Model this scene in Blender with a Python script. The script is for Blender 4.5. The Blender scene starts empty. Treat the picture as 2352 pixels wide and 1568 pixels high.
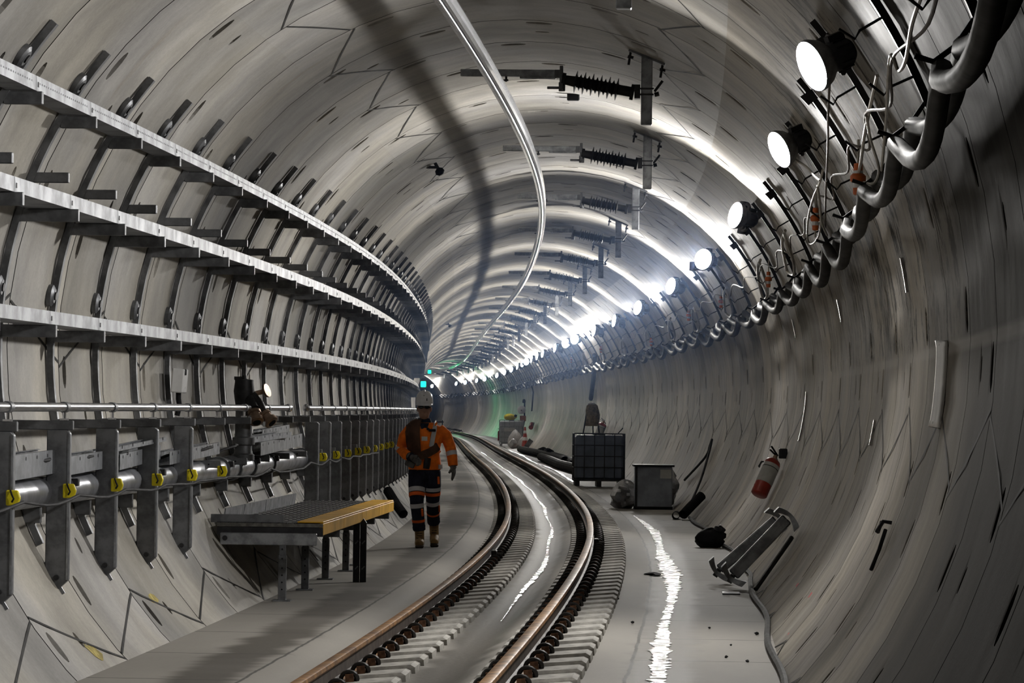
import bpy, bmesh, math, random
import numpy as np
from mathutils import Vector, Matrix
rnd = random.Random(7)
SC = bpy.context.scene
C = SC.collection
pi, sin, cos, rad = math.pi, math.sin, math.cos, math.radians
# ------------------------------------------------------------------ the tunnel's axis: s along it, u to the right, v up
FL, PITCH, ROLL, PHI0 = 8523.564, 0.0176596, -0.0127887, -0.0637035
CAMH, CAMU = 1.670007, 1.951595
UT, VT, R = 0.101113, 2.025242, 2.927014
CANT = 0.095052
KN = [0, 25, 45, 65, 90, 120, 160, 220, 320]
KV = [-0.000386, 0.001109, 0.002129, 0.000711, 0.000424, -0.00012, -0.000058, 0.000437, 0.001146]
VK = [0, 40, 80, 130, 320]
VV = [2.7e-05, -4.9e-05, 2.1e-05, -1.2e-05, -7e-06]
S = np.arange(-40, 470, .25)
i0 = int(np.argmin(abs(S)))
def cum(a):
    c = np.concatenate([[0], np.cumsum((a[1:] + a[:-1]) / 2 * .25)])
    return c - c[i0]
PHI = cum(np.interp(S, KN, KV)) + PHI0
PX = cum(-np.sin(PHI)) - CAMU * cos(PHI0)
PY = cum(np.cos(PHI)) - CAMU * sin(PHI0)
PZ = cum(cum(np.interp(S, VK, VV)))
def phi(s): return float(np.interp(s, S, PHI))
def W(s, u, v):
    f = phi(s)
    return Vector((float(np.interp(s, S, PX)) + u * cos(f), float(np.interp(s, S, PY)) + u * sin(f), float(np.interp(s, S, PZ)) + v))
def Wn(s, u, v):
    f = np.interp(s, S, PHI)
    return np.stack([np.interp(s, S, PX) + u * np.cos(f), np.interp(s, S, PY) + u * np.sin(f), np.interp(s, S, PZ) + v], -1)
def pol(deg, r=0.0):            # a point of the cross-section, r inside the lining
    a = rad(deg); return UT + (R - r) * cos(a), VT + (R - r) * sin(a)
def wallp(s, deg, r=0.0):
    u, v = pol(deg, r); return W(s, u, v)
RW = 1.88                       # ring width
RS = 18.2                       # a ring joint
# ------------------------------------------------------------------ mesh building
class MB:
    def __init__(s): s.v = []; s.f = []; s.m = []
    def add(s, vs, fs, m=0):
        b = len(s.v); s.v += [tuple(p) for p in vs]; s.f += [tuple(b + i for i in f) for f in fs]; s.m += [m] * len(fs); return s
    def box(s, c, d, M=None, m=0):      # centre, full sizes
        vs = [Vector((x * d[0] / 2, y * d[1] / 2, z * d[2] / 2)) for x in (-1, 1) for y in (-1, 1) for z in (-1, 1)]
        if M is not None: vs = [M @ p for p in vs]
        vs = [p + Vector(c) for p in vs]
        return s.add(vs, [(0, 1, 3, 2), (4, 6, 7, 5), (0, 4, 5, 1), (2, 3, 7, 6), (0, 2, 6, 4), (1, 5, 7, 3)], m)
    def bar(s, a, b, w, h, up=(0, 0, 1), m=0):   # a rectangular bar from a to b
        a, b = Vector(a), Vector(b); t = (b - a).normalized(); x = t.cross(Vector(up)).normalized(); y = x.cross(t)
        vs = [p + x * i * w / 2 + y * j * h / 2 for p in (a, b) for i, j in ((-1, -1), (1, -1), (1, 1), (-1, 1))]
        return s.add(vs, [(0, 1, 2, 3), (7, 6, 5, 4), (0, 4, 5, 1), (1, 5, 6, 2), (2, 6, 7, 3), (3, 7, 4, 0)], m)
    def tube(s, pts, r, n=8, m=0, cap=True):
        pts = [Vector(p) for p in pts]; k = len(pts); rr = r if hasattr(r, '__len__') else [r] * k
        t0 = (pts[1] - pts[0]).normalized(); x = t0.orthogonal().normalized(); vs = []
        for i, p in enumerate(pts):
            t = (pts[min(i + 1, k - 1)] - pts[max(i - 1, 0)]).normalized()
            x = (x - t * x.dot(t)).normalized(); y = t.cross(x)
            vs += [p + (x * cos(2 * pi * j / n) + y * sin(2 * pi * j / n)) * rr[i] for j in range(n)]
        fs = [(i * n + j, i * n + (j + 1) % n, (i + 1) * n + (j + 1) % n, (i + 1) * n + j) for i in range(k - 1) for j in range(n)]
        if cap: fs += [tuple(range(n - 1, -1, -1)), tuple((k - 1) * n + j for j in range(n))]
        return s.add(vs, fs, m)
    def cyl(s, a, b, r, n=12, m=0): return s.tube([a, b], r, n, m)
    def lathe(s, prof, c=(0, 0, 0), ax=(0, 0, 1), n=20, m=0, sx=1, sy=1, cap=True):    # prof: (radius, height)
        z = Vector(ax).normalized(); x = z.orthogonal().normalized() if abs(z.z) < .999 else Vector((1, 0, 0)); y = z.cross(x); c = Vector(c)
        vs = [c + (x * cos(2 * pi * j / n) * sx + y * sin(2 * pi * j / n) * sy) * q + z * h for q, h in prof for j in range(n)]
        k = len(prof)
        fs = [(i * n + j, i * n + (j + 1) % n, (i + 1) * n + (j + 1) % n, (i + 1) * n + j) for i in range(k - 1) for j in range(n)]
        if cap: fs += [tuple(range(n - 1, -1, -1)), tuple((k - 1) * n + j for j in range(n))]
        return s.add(vs, fs, m)
    def prism(s, poly, d0, d1, ax='y', m=0):    # polygon in the other two axes, pushed along ax
        n = len(poly)
        def P(a, b, d): return (a, d, b) if ax == 'y' else ((d, a, b) if ax == 'x' else (a, b, d))
        vs = [P(a, b, d0) for a, b in poly] + [P(a, b, d1) for a, b in poly]
        fs = [tuple(range(n)), tuple(range(2 * n - 1, n - 1, -1))] + [(i, i + n, (i + 1) % n + n, (i + 1) % n) for i in range(n)]
        return s.add(vs, fs, m)
    def sweep(s, prof, ss, closed=True, m=0, cap=True):   # prof: (u, v) list carried along the tunnel axis
        n = len(prof); u = np.array([p[0] for p in prof]); v = np.array([p[1] for p in prof]); vs = []
        for a in ss: vs += [tuple(q) for q in Wn(np.full(n, float(a)), u, v)]
        k = len(ss); e = n if closed else n - 1
        fs = [(i * n + j, i * n + (j + 1) % n, (i + 1) * n + (j + 1) % n, (i + 1) * n + j) for i in range(k - 1) for j in range(e)]
        if cap and closed: fs += [tuple(range(n - 1, -1, -1)), tuple((k - 1) * n + j for j in range(n))]
        return s.add(vs, fs, m)
    def lump(s, c, d, seed=0, amp=.2, m=0, nu=14, nv=9, rot=0):    # a crumpled bag
        q = random.Random(seed); vs = []; ph = [q.uniform(0, 6) for _ in range(6)]
        for i in range(nv + 1):
            t = pi * i / nv
            for j in range(nu):
                a = 2 * pi * j / nu
                f = 1 + amp * (sin(3 * a + ph[0] + 2 * t) + .7 * sin(5 * a + ph[1] - 3 * t) + q.uniform(-.5, .5)) * sin(t)
                x, y = d[0] / 2 * sin(t) * cos(a) * f, d[1] / 2 * sin(t) * sin(a) * f
                z = d[2] / 2 * cos(t) * (1 + amp * .5 * sin(2 * a + ph[2])); z = max(z, -d[2] / 2 * .92)
                vs.append((c[0] + x * cos(rot) - y * sin(rot), c[1] + x * sin(rot) + y * cos(rot), c[2] + z))
        fs = [(i * nu + j, (i + 1) * nu + j, (i + 1) * nu + (j + 1) % nu, i * nu + (j + 1) % nu) for i in range(nv) for j in range(nu)]
        return s.add(vs, fs, m)
    def build(s, name, mats, parent=None, smooth=None, bevel=0, M=None, uv=None):
        me = bpy.data.meshes.new(name); me.from_pydata(s.v, [], s.f); me.polygons.foreach_set('material_index', s.m)
        for q in (mats if isinstance(mats, (list, tuple)) else [mats]): me.materials.append(q)
        bm = bmesh.new(); bm.from_mesh(me)
        bmesh.ops.recalc_face_normals(bm, faces=bm.faces)
        if bevel:
            es = [e for e in bm.edges if len(e.link_faces) == 2 and e.calc_face_angle() > .6]
            bmesh.ops.bevel(bm, geom=es, offset=bevel, segments=1, affect='EDGES', clamp_overlap=True)
        bm.to_mesh(me); bm.free()
        if smooth is not None:
            me.polygons.foreach_set('use_smooth', [True] * len(me.polygons))
            if smooth < 3: me.set_sharp_from_angle(angle=smooth)
        o = bpy.data.objects.new(name, me); C.objects.link(o)
        if parent: o.parent = parent
        if M is not None: o.matrix_local = M
        return o
def tag(o, label=None, cat=None, group=None, kind=None):
    for k, v in (('label', label), ('category', cat), ('group', group), ('kind', kind)):
        if v: o[k] = v
    return o
def thing(name, label, cat, s=None, u=0, v=0, rot=0, group=None, loc=None):
    o = bpy.data.objects.new(name, None); C.objects.link(o); o.empty_display_size = .1
    if s is not None: o.location = W(s, u, v); o.rotation_euler = (0, 0, phi(s) + rot)
    elif loc is not None: o.location = loc
    return tag(o, label, cat, group)
def copy_tree(o, label=None, s=None, u=0, v=0, rot=0, parts=True):
    c = o.copy(); C.objects.link(c)
    if label: c['label'] = label
    if s is not None: c.location = W(s, u, v); c.rotation_euler = (0, 0, phi(s) + rot)
    if parts:
        for ch in list(o.children):
            d = ch.copy(); C.objects.link(d); d.parent = c
            for g in list(ch.children):
                e = g.copy(); C.objects.link(e); e.parent = d
    return c
WORDS = 'first second third fourth fifth sixth seventh eighth ninth tenth eleventh twelfth'.split()
def nth(i):                     # 1 -> first
    if i <= 12: return WORDS[i - 1]
    return '%d%s' % (i, 'th' if 10 < i % 100 < 14 else {1: 'st', 2: 'nd', 3: 'rd'}.get(i % 10, 'th'))
# ------------------------------------------------------------------ materials
class NT:
    def __init__(s, name):
        s.m = bpy.data.materials.new(name); s.m.use_nodes = True; s.t = s.m.node_tree; s.b = s.t.nodes['Principled BSDF']; s.out = s.t.nodes['Material Output']
    def n(s, kind, **kw):
        d = s.t.nodes.new('ShaderNode' + kind)
        for k, v in kw.items():
            if k.startswith('i_'):
                d.inputs[int(k[2:]) if k[2:].isdigit() else k[2:]].default_value = v
            else: setattr(d, k, v)
        return d
    def l(s, a, b): s.t.links.new(a, b)
    def val(s, d, i, x):
        if isinstance(x, (int, float)): d.inputs[i].default_value = x
        else: s.l(x, d.inputs[i])
    def math(s, op, a, b=0.0, c=0.0, clamp=False):
        d = s.n('Math', operation=op); d.use_clamp = clamp
        s.val(d, 0, a); s.val(d, 1, b); s.val(d, 2, c); return d.outputs[0]
    def ss(s, x, a, b):         # smoothstep
        d = s.n('MapRange', interpolation_type='SMOOTHSTEP'); s.val(d, 0, x); s.val(d, 1, a); s.val(d, 2, b); return d.outputs[0]
    def mul(s, *a):
        r = a[0]
        for q in a[1:]: r = s.math('MULTIPLY', r, q)
        return r
    def noise(s, vec, scale=1.0, detail=3.0, rough=.55):
        d = s.n('TexNoise'); s.l(vec, d.inputs['Vector']); d.inputs['Scale'].default_value = scale; d.inputs['Detail'].default_value = detail; d.inputs['Roughness'].default_value = rough; return d.outputs['Fac']
    def vec(s, x, y, z=0.0):
        d = s.n('CombineXYZ'); s.val(d, 0, x); s.val(d, 1, y); s.val(d, 2, z); return d.outputs[0]
    def mix(s, f, a, b):
        d = s.n('Mix', data_type='RGBA'); s.val(d, 0, f)
        for i, q in ((6, a), (7, b)):
            if isinstance(q, (tuple, list)): d.inputs[i].default_value = (*q[:3], 1)
            else: s.l(q, d.inputs[i])
        return d.outputs[2]
    def scale(s, col, f):       # colour times factor
        d = s.n('Mix', data_type='RGBA', blend_type='MULTIPLY'); d.inputs[0].default_value = 1
        s.l(col, d.inputs[6]); c = s.n('CombineColor'); [s.val(c, i, f) for i in range(3)]; s.l(c.outputs[0], d.inputs[7]); return d.outputs[2]
    def bump(s, h, strength=.3, dist=.01):
        d = s.n('Bump'); d.inputs['Strength'].default_value = strength; d.inputs['Distance'].default_value = dist; s.l(h, d.inputs['Height']); s.l(d.outputs[0], s.b.inputs['Normal'])
    def uv(s):
        d = s.n('UVMap'); q = s.n('SeparateXYZ'); s.l(d.outputs[0], q.inputs[0]); return q.outputs[0], q.outputs[1]
def mat(name, col, rough=.6, metal=0.0, var=.25, sc=6.0, col2=None, bump=0.0, emit=None, es=0.0, trans=0.0, stretch=(1, 1, 1), coat=0.0):
    q = NT(name); b = q.b
    b.inputs['Roughness'].default_value = rough; b.inputs['Metallic'].default_value = metal
    if trans: b.inputs['Transmission Weight'].default_value = trans
    if coat: b.inputs['Coat Weight'].default_value = coat
    if metal < .3 and rough > .4: b.inputs['Specular IOR Level'].default_value = .2
    if emit:
        b.inputs['Emission Color'].default_value = (*emit, 1); b.inputs['Emission Strength'].default_value = es
    if var or col2:
        tc = q.n('TexCoord'); mp = q.n('Mapping'); mp.inputs['Scale'].default_value = stretch; q.l(tc.outputs['Object'], mp.inputs[0])
        f = q.noise(mp.outputs[0], sc, 4, .6); f2 = q.ss(f, .35, .65)
        c2 = col2 or tuple(c * (1 - var) for c in col); c1 = col if col2 else tuple(min(1, c * (1 + var * .6)) for c in col)
        q.l(q.mix(f2, c1, c2), b.inputs['Base Color'])
        r = q.math('MULTIPLY_ADD', f, .25, rough - .12); q.l(r, b.inputs['Roughness'])
        if bump: q.bump(f, bump, .01)
    else: b.inputs['Base Color'].default_value = (*col, 1)
    return q.m
def concrete(name, base, stain_and_falloff=0, gloss=.5, grain=.3):
    q = NT(name); x, y = q.uv()
    ring = q.math('FLOOR', q.math('DIVIDE', q.math('SUBTRACT', x, RS), RW))
    wn = q.n('TexWhiteNoise', noise_dimensions='1D'); q.l(ring, wn.inputs['W'])
    tone = q.math('MULTIPLY_ADD', wn.outputs[0], .42, .78)
    blot = q.noise(q.vec(q.math('MULTIPLY', x, .9), q.math('MULTIPLY', y, .7), ring), 1.0, 5, .6)
    streak = q.noise(q.vec(q.math('MULTIPLY', x, 4.0), q.math('MULTIPLY', y, 1.2 if stain_and_falloff else 1.8), ring), 1.0, 6, .65)
    fine = q.noise(q.vec(x, y), 38.0, 4, .65)
    f = q.mul(tone, q.math('MULTIPLY_ADD', q.ss(blot, .25, .75), .5, .74), q.math('MULTIPLY_ADD', q.ss(streak, .2, .8), .42 if stain_and_falloff else .30, .79 if stain_and_falloff else .85), q.math('MULTIPLY_ADD', fine, .4, .80))
    col = q.mix(q.ss(q.noise(q.vec(x, y, 3.0), .6, 3), .35, .68), base, (base[0] * .94, base[1] * .97, base[2] * 1.06))
    # faint pour lines near ring edges and rust/green tints
    rust = q.mul(q.ss(q.noise(q.vec(q.math('MULTIPLY', x, 2.0), q.math('MULTIPLY', y, .5), 9.0), 1.0, 4), .66, .8), .5)
    col = q.mix(rust, col, (base[0] * .72, base[1] * .6, base[2] * .42))
    col = q.scale(col, f)
    rough = q.math('MULTIPLY_ADD', streak, .30, gloss - .12)
    if stain_and_falloff:                   # light falloff painted into the colour: lining darkens towards the near end
        near_falloff = q.math('ADD', .15, q.mul(q.ss(x, 16.5, 24.5), .85)); col = q.scale(col, near_falloff)
        # black streaked grime on the upper right lining, above the wash line
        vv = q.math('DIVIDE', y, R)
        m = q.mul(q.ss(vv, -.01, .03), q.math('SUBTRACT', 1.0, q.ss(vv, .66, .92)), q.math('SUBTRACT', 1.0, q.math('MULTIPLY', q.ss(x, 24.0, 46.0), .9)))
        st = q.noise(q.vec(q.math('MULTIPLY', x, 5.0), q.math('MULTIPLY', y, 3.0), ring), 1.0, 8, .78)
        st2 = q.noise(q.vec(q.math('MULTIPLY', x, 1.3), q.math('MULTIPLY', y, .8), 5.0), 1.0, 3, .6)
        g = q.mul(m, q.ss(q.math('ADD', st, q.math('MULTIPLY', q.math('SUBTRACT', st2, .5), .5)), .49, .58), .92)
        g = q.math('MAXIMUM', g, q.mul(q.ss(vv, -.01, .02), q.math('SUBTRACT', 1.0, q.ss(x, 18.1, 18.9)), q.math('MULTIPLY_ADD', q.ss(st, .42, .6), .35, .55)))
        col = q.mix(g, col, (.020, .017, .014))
        ln = q.mul(q.ss(vv, -.022, -.008), q.math('SUBTRACT', 1.0, q.ss(vv, 0.0, .012)), q.math('SUBTRACT', 1.0, q.ss(x, 30, 40)), .35)
        col = q.mix(ln, col, (.5, .48, .45))
    q.l(col, q.b.inputs['Base Color']); q.l(rough, q.b.inputs['Roughness']); q.b.inputs['Specular IOR Level'].default_value = .10
    if stain_and_falloff:                   # damp sheen on the lining further in
        q.l(q.math('MULTIPLY_ADD', q.ss(x, 40, 95), .45, .02), q.b.inputs['Specular IOR Level']); q.l(q.math('SUBTRACT', rough, q.math('MULTIPLY', q.ss(x, 40, 95), .22)), q.b.inputs['Roughness'])
    q.bump(q.math('ADD', q.math('MULTIPLY', fine, .5), streak), .25, .008)
    return q.m
def floor_mat():
    q = NT('floor_concrete'); x, y = q.uv()
    n1 = q.noise(q.vec(q.math('MULTIPLY', x, .5), q.math('MULTIPLY', y, 1.6)), 1.0, 5, .6)
    fine = q.noise(q.vec(x, y), 30.0, 4, .65)
    wob = q.math('MULTIPLY', q.math('SUBTRACT', q.noise(q.vec(q.math('MULTIPLY', x, 1.1), 0.0), 1.0, 5, .7), .5), .5)
    yw = q.math('ADD', y, wob)
    f = q.mul(q.math('MULTIPLY_ADD', n1, .7, .65), q.math('MULTIPLY_ADD', fine, .3, .85))
    col = q.scale(q.mix(n1, (.31, .29, .26), (.225, .21, .185)), f)
    def band(c, w, soft=.08):
        d = q.math('ABSOLUTE', q.math('SUBTRACT', yw, c)); return q.math('SUBTRACT', 1.0, q.ss(d, w - soft, w + soft))
    patch = q.math('MULTIPLY_ADD', q.ss(q.noise(q.vec(q.math('MULTIPLY', x, .22), 2.0), 1.0, 3, .6), .36, .52), .4, .6)
    wet = q.math('MAXIMUM', q.mul(band(-1.33, .2), patch), q.math('MAXIMUM', q.mul(band(.05, .20), .95), q.mul(band(1.45, .2), .7)))
    puddle = q.mul(q.ss(q.noise(q.vec(q.math('MULTIPLY', x, .45), q.math('MULTIPLY', y, 1.2), 4.0), 1.0, 4, .6), .5, .66), q.ss(x, 48, 64), .9)
    wet = q.math('MAXIMUM', wet, puddle)
    col = q.mix(q.math('MULTIPLY', wet, .88), col, (.058, .050, .038))
    def crack(c, wd, a):
        d = q.math('ABSOLUTE', q.math('SUBTRACT', q.math('ADD', y, q.math('MULTIPLY', q.math('SUBTRACT', q.noise(q.vec(x, c), .9, 6, .75), .5), a)), c)); return q.math('SUBTRACT', 1.0, q.ss(d, wd * .4, wd))
    cr = q.math('MAXIMUM', crack(-1.07, .014, .06), crack(1.24, .016, .07))
    fr = q.math('ABSOLUTE', q.math('SUBTRACT', q.math('FRACT', q.math('DIVIDE', q.math('ADD', x, q.math('MULTIPLY', q.noise(q.vec(y, x), 2.0, 3), .12)), 2.35)), .5))
    cr2 = q.mul(q.math('SUBTRACT', 1.0, q.ss(fr, .004, .010)), q.math('MAXIMUM', q.ss(y, 1.24, 1.26), q.math('SUBTRACT', 1.0, q.ss(y, -1.09, -1.07))))
    col = q.mix(q.mul(q.math('MAXIMUM', cr, cr2), .85), col, (.03, .028, .025))
    q.l(col, q.b.inputs['Base Color'])
    q.l(q.math('MULTIPLY_ADD', q.mul(wet, q.ss(y, -.7, -.3), q.math('MULTIPLY_ADD', q.ss(y, .9, 1.2), -.6, 1.0)), -.34, q.math('MULTIPLY_ADD', fine, .2, .62)), q.b.inputs['Roughness']); q.b.inputs['Specular IOR Level'].default_value = .3
    q.bump(q.math('ADD', fine, q.math('MULTIPLY', n1, .4)), .2, .006)
    return q.m
MT = {}
MT['wall_left'] = concrete('lining_concrete_left', (.335, .315, .275), 0, .7)
MT['ceiling'] = concrete('lining_concrete_crown', (.38, .36, .32), 0, .62)
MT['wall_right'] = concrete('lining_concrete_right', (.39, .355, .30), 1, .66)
MT['floor'] = floor_mat()
MT['gasket'] = mat('joint_gasket', (.022, .021, .02), .8, 0, .2)
MT['galv'] = mat('galvanised_steel', (.34, .355, .38), .40, .85, .35, 9)
MT['tray'] = mat('tray_steel', (.27, .28, .30), .55, .45, .3, 5)
MT['gloss'] = mat('glossy_white_plate', (.85, .85, .86), .32, .5, .05)
MT['galv_dark'] = mat('dull_galvanised_steel', (.17, .175, .185), .5, .6, .35, 7)
MT['dark'] = mat('dark_steel', (.035, .035, .038), .5, .5, .3, 12)
MT['black'] = mat('black_rubber', (.014, .014, .016), .75, 0, .2)
MT['alu'] = mat('polished_aluminium', (.78, .79, .82), .2, 1.0, .12, 14, stretch=(1, 1, 1))
MT['chrome'] = mat('bright_steel_pipe', (.70, .71, .74), .22, 1.0, .2, 5)
MT['rust'] = mat('rusty_rail_steel', (.30, .155, .055), .5, .2, .5, 7, col2=(.12, .06, .026), bump=.2)
MT['railweb'] = mat('dark_rail_steel', (.045, .032, .024), .6, .3, .4, 9)
MT['block'] = mat('sleeper_concrete', (.40, .385, .35), .75, 0, .3, 9, bump=.15)
MT['clip'] = mat('black_rail_clip', (.02, .018, .016), .5, .4, .3)
MT['shoulder'] = mat('rusty_clip_shoulder', (.11, .055, .03), .7, .2, .4, 20)
MT['yellow'] = mat('yellow_plastic', (.75, .62, .02), .45, 0, .12)
MT['yellowpaint'] = mat('worn_yellow_paint', (.62, .34, .03), .5, 0, .18, 3)
MT['yellow_smear'] = mat('yellow_paint_smear', (.42, .34, .10), .8, 0, .4, 9)
MT['red'] = mat('red_paint', (.42, .035, .02), .3, 0, .2, 5, coat=.4)
MT['orange'] = mat('orange_plastic', (.75, .16, .03), .4, 0, .15)
MT['white'] = mat('white_plastic', (.8, .8, .8), .3, 0, .08)
MT['whitecable'] = mat('white_cable', (.55, .52, .46), .4, 0, .15)
MT['browncable'] = mat('brown_cable', (.13, .105, .085), .5, 0, .2)
MT['hose'] = mat('dark_hose', (.022, .021, .021), .6, 0, .3, 5)
MT['lens'] = mat('lamp_lens', (.9, .9, .9), .4, 0, 0, emit=(1.0, .975, .94), es=1350)
MT['ibc_dark'] = mat('dark_tank_plastic', (.15, .175, .23), .4, 0, .2, 3)
MT['ibc_light'] = mat('milky_tank_plastic', (.42, .44, .47), .35, 0, .15, 3)
MT['cabinet'] = mat('grey_cabinet_steel', (.31, .34, .40), .45, .3, .2, 4)
MT['paper'] = mat('paper_label', (.62, .62, .60), .7, 0, .1)
MT['plastic'] = mat('dusty_plastic_sheet', (.42, .42, .43), .16, 0, .35, 6, trans=.35)
MT['whitebag'] = mat('white_plastic_bag', (.58, .57, .58), .4, 0, .15, 8)
MT['khaki'] = mat('khaki_sacking', (.30, .24, .14), .9, 0, .4, 14)
MT['brass'] = mat('tarnished_brass', (.42, .30, .22), .42, .9, .25, 15)
MT['skin'] = mat('skin', (.42, .24, .17), .55, 0, .1)
MT['hivis'] = mat('orange_work_shirt', (.95, .19, .015), .75, 0, .2, 12)
MT['navy'] = mat('navy_cloth', (.014, .016, .030), .85, 0, .25, 12)
MT['tape'] = mat('silver_reflective_tape', (.55, .55, .58), .35, 0, .1)
MT['otape'] = mat('orange_tape', (.80, .13, .02), .6, 0, .1)
MT['leather'] = mat('tan_boot_leather', (.30, .19, .085), .6, 0, .35, 14)
MT['sole'] = mat('boot_sole', (.05, .04, .03), .8, 0, .1)
MT['brown'] = mat('brown_work_bag', (.075, .038, .022), .8, 0, .3, 9)
MT['glove'] = mat('grey_glove', (.13, .125, .12), .8, 0, .2, 14)
MT['helmet'] = mat('white_hard_hat', (.74, .74, .78), .25, 0, .04)
MT['smoke'] = mat('dark_safety_glass', (.015, .014, .014), .1, 0, 0)
MT['hair'] = mat('dark_hair', (.02, .015, .01), .8, 0, .2)
MT['pipe'] = mat('grey_fire_main_pipe', (.36, .37, .40), .32, .75, .3, 4)
MT['grate'] = mat('steel_grating', (.16, .155, .14), .5, .5, .4, 16)
MT['pink'] = mat('pink_marker_paint', (.7, .12, .14), .7, 0, .2)
MT['green'] = mat('green_signal_lens', (.02, .5, .25), .4, 0, 0, emit=(.0, 1.0, .45), es=6)
MT['brownbox'] = mat('brown_cardboard', (.28, .12, .06), .8, 0, .2)
# ------------------------------------------------------------------ the setting
STEP = 6
def lining(name, d0, d1, mats, kend=236):
    degs = list(range(d0, d1 + 1, STEP)); nt = len(degs)
    V, F, MI, UVs = [], [], [], []
    def pts(s, ds, r=0.0):
        a = np.radians(np.array(ds, float)); s = np.broadcast_to(np.asarray(s, float), a.shape)
        rr = R + np.broadcast_to(np.asarray(r, float), a.shape)
        p = Wn(s, UT + rr * np.cos(a), VT + rr * np.sin(a)); b = len(V)
        V.extend(map(tuple, p)); UVs.extend(zip(s.tolist(), (R * a).tolist())); return list(range(b, b + len(a)))
    prev = None
    for k in range(-22, kend):
        s0 = RS + RW * k; near = -8 < k < 48; par = k % 2
        ls = [.013, .13, .35, .90, 1.06, RW - .013] if near else [.013, RW - .013]
        rows = [pts(np.full(nt, s0 + a), degs) for a in ls]
        if prev is not None:    # the open joint between two rings
            a = pts(np.full(nt, s0 - .013), degs); b = pts(np.full(nt, s0), degs, .05); c = pts(np.full(nt, s0 + .013), degs)
            for j in range(nt - 1):
                F.append((a[j], a[j + 1], b[j + 1], b[j])); F.append((b[j], b[j + 1], c[j + 1], c[j])); MI.extend((1, 1))
        prev = 1
        for i in range(len(ls) - 1):
            for j in range(nt - 1):
                q = (rows[i][j], rows[i][j + 1], rows[i + 1][j + 1], rows[i + 1][j])
                idx = degs[j] // STEP
                A = near and i == 1 and (idx + par) % 3 == 0 and rnd.random() < .9
                B = near and i == 3 and (idx + 2 * par) % 5 == 1 and rnd.random() < .8
                if not (A or B): F.append(q); MI.append(0); continue
                sc, ec = s0 + (ls[i] + ls[i + 1]) / 2, degs[j] + STEP / 2
                hs, he, dep = (.075, 2.3, .11) if A else (.045, 1.2, .07)
                n = 12; an = [2 * pi * (t + .5) / n for t in range(n)]
                rim = pts(np.array([sc + hs * sin(t) for t in an]), [ec + he * cos(t) for t in an])
                # annulus between the cell and the pocket's mouth: corners shared with the neighbours
                quad = [q[2], q[3], q[0], q[1]]
                for t in range(n):
                    t2 = (t + 1) % n; g = t // 3
                    F.append((rim[t2], rim[t], quad[g], quad[(g + 1) % 4]) if t % 3 == 2 else (rim[t2], rim[t], quad[g])); MI.append(0)
                r2 = pts(np.array([sc + hs * sin(t) for t in an]), [ec + he * cos(t) for t in an])
                lo = pts(np.array([sc + hs * .2 + hs * .62 * sin(t) for t in an]), [ec + he * .8 * cos(t) for t in an], dep)
                for t in range(n):
                    t2 = (t + 1) % n; F.append((r2[t], r2[t2], lo[t2], lo[t])); MI.append(2)
                F.append(tuple(lo)); MI.append(2)
        if k < 110:             # slanting joints between the segments of a ring
            for jn, dj in enumerate((-46, -11, 62, 119, 178, 219)):
                if not (d0 <= dj < d1): continue
                sl = (1 if (k + jn) % 2 else -1) * (3.4 + (k * 7 % 5) * .3)
                top, bot = [], []
                for t in range(7):
                    ss_ = s0 + .012 + (RW - .024) * t / 6; dd = dj + sl * (t / 3 - 1); w = math.degrees(.010 / R)
                    a, b = pts([ss_, ss_], [dd - w, dd + w], -.0062); top.append((a, b))
                for t in range(6): F.append((top[t][0], top[t][1], top[t + 1][1], top[t + 1][0])); MI.append(1)
    me = bpy.data.meshes.new(name); me.from_pydata(V, [], F)
    for m in mats: me.materials.append(m)
    me.polygons.foreach_set('material_index', [0 if i == 2 else i for i in MI]); me.polygons.foreach_set('use_smooth', [i != 2 for i in MI])
    uvl = me.uv_layers.new(name='UVMap'); li = np.zeros(len(me.loops), int); me.loops.foreach_get('vertex_index', li)
    uvl.data.foreach_set('uv', np.array(UVs, float)[li].ravel())
    o = bpy.data.objects.new(name, me); C.objects.link(o); o['kind'] = 'structure'; return o
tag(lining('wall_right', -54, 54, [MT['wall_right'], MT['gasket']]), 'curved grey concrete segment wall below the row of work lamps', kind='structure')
tag(lining('ceiling', 54, 126, [MT['ceiling'], MT['gasket']]), 'arched concrete crown of the tunnel above the overhead conductor', kind='structure')
tag(lining('wall_left', 126, 234, [MT['wall_left'], MT['gasket']]), 'curved beige concrete segment wall behind the three cable trays', kind='structure')
prof = [(-2.15, 0), (-1.6, 0), (-1.10, 0), (-1.04, -.004), (-.92, -.04), (-.82, -.074), (-.5, -.072), (-.16, -.070), (-.02, -.078), (.12, -.070), (.24, -.02), (.33, .012), (.7, .016), (1.0, .018), (1.22, .006), (1.26, 0), (1.7, 0), (2.0, 0), (2.32, 0)]
b = MB(); fs = np.concatenate([np.arange(-24, 140, .47), np.arange(140, 460, 2.0)])
b.sweep(prof, fs, closed=False)
fl = b.build('floor', MT['floor'], smooth=3.2); tag(fl, 'concrete track slab and side walkways along the tunnel floor', kind='structure')
uvl = fl.data.uv_layers.new(name='UVMap'); li = np.zeros(len(fl.data.loops), int); fl.data.loops.foreach_get('vertex_index', li)
uvl.data.foreach_set('uv', np.array([(float(a), p[0]) for a in fs for p in prof])[li].ravel())
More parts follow.
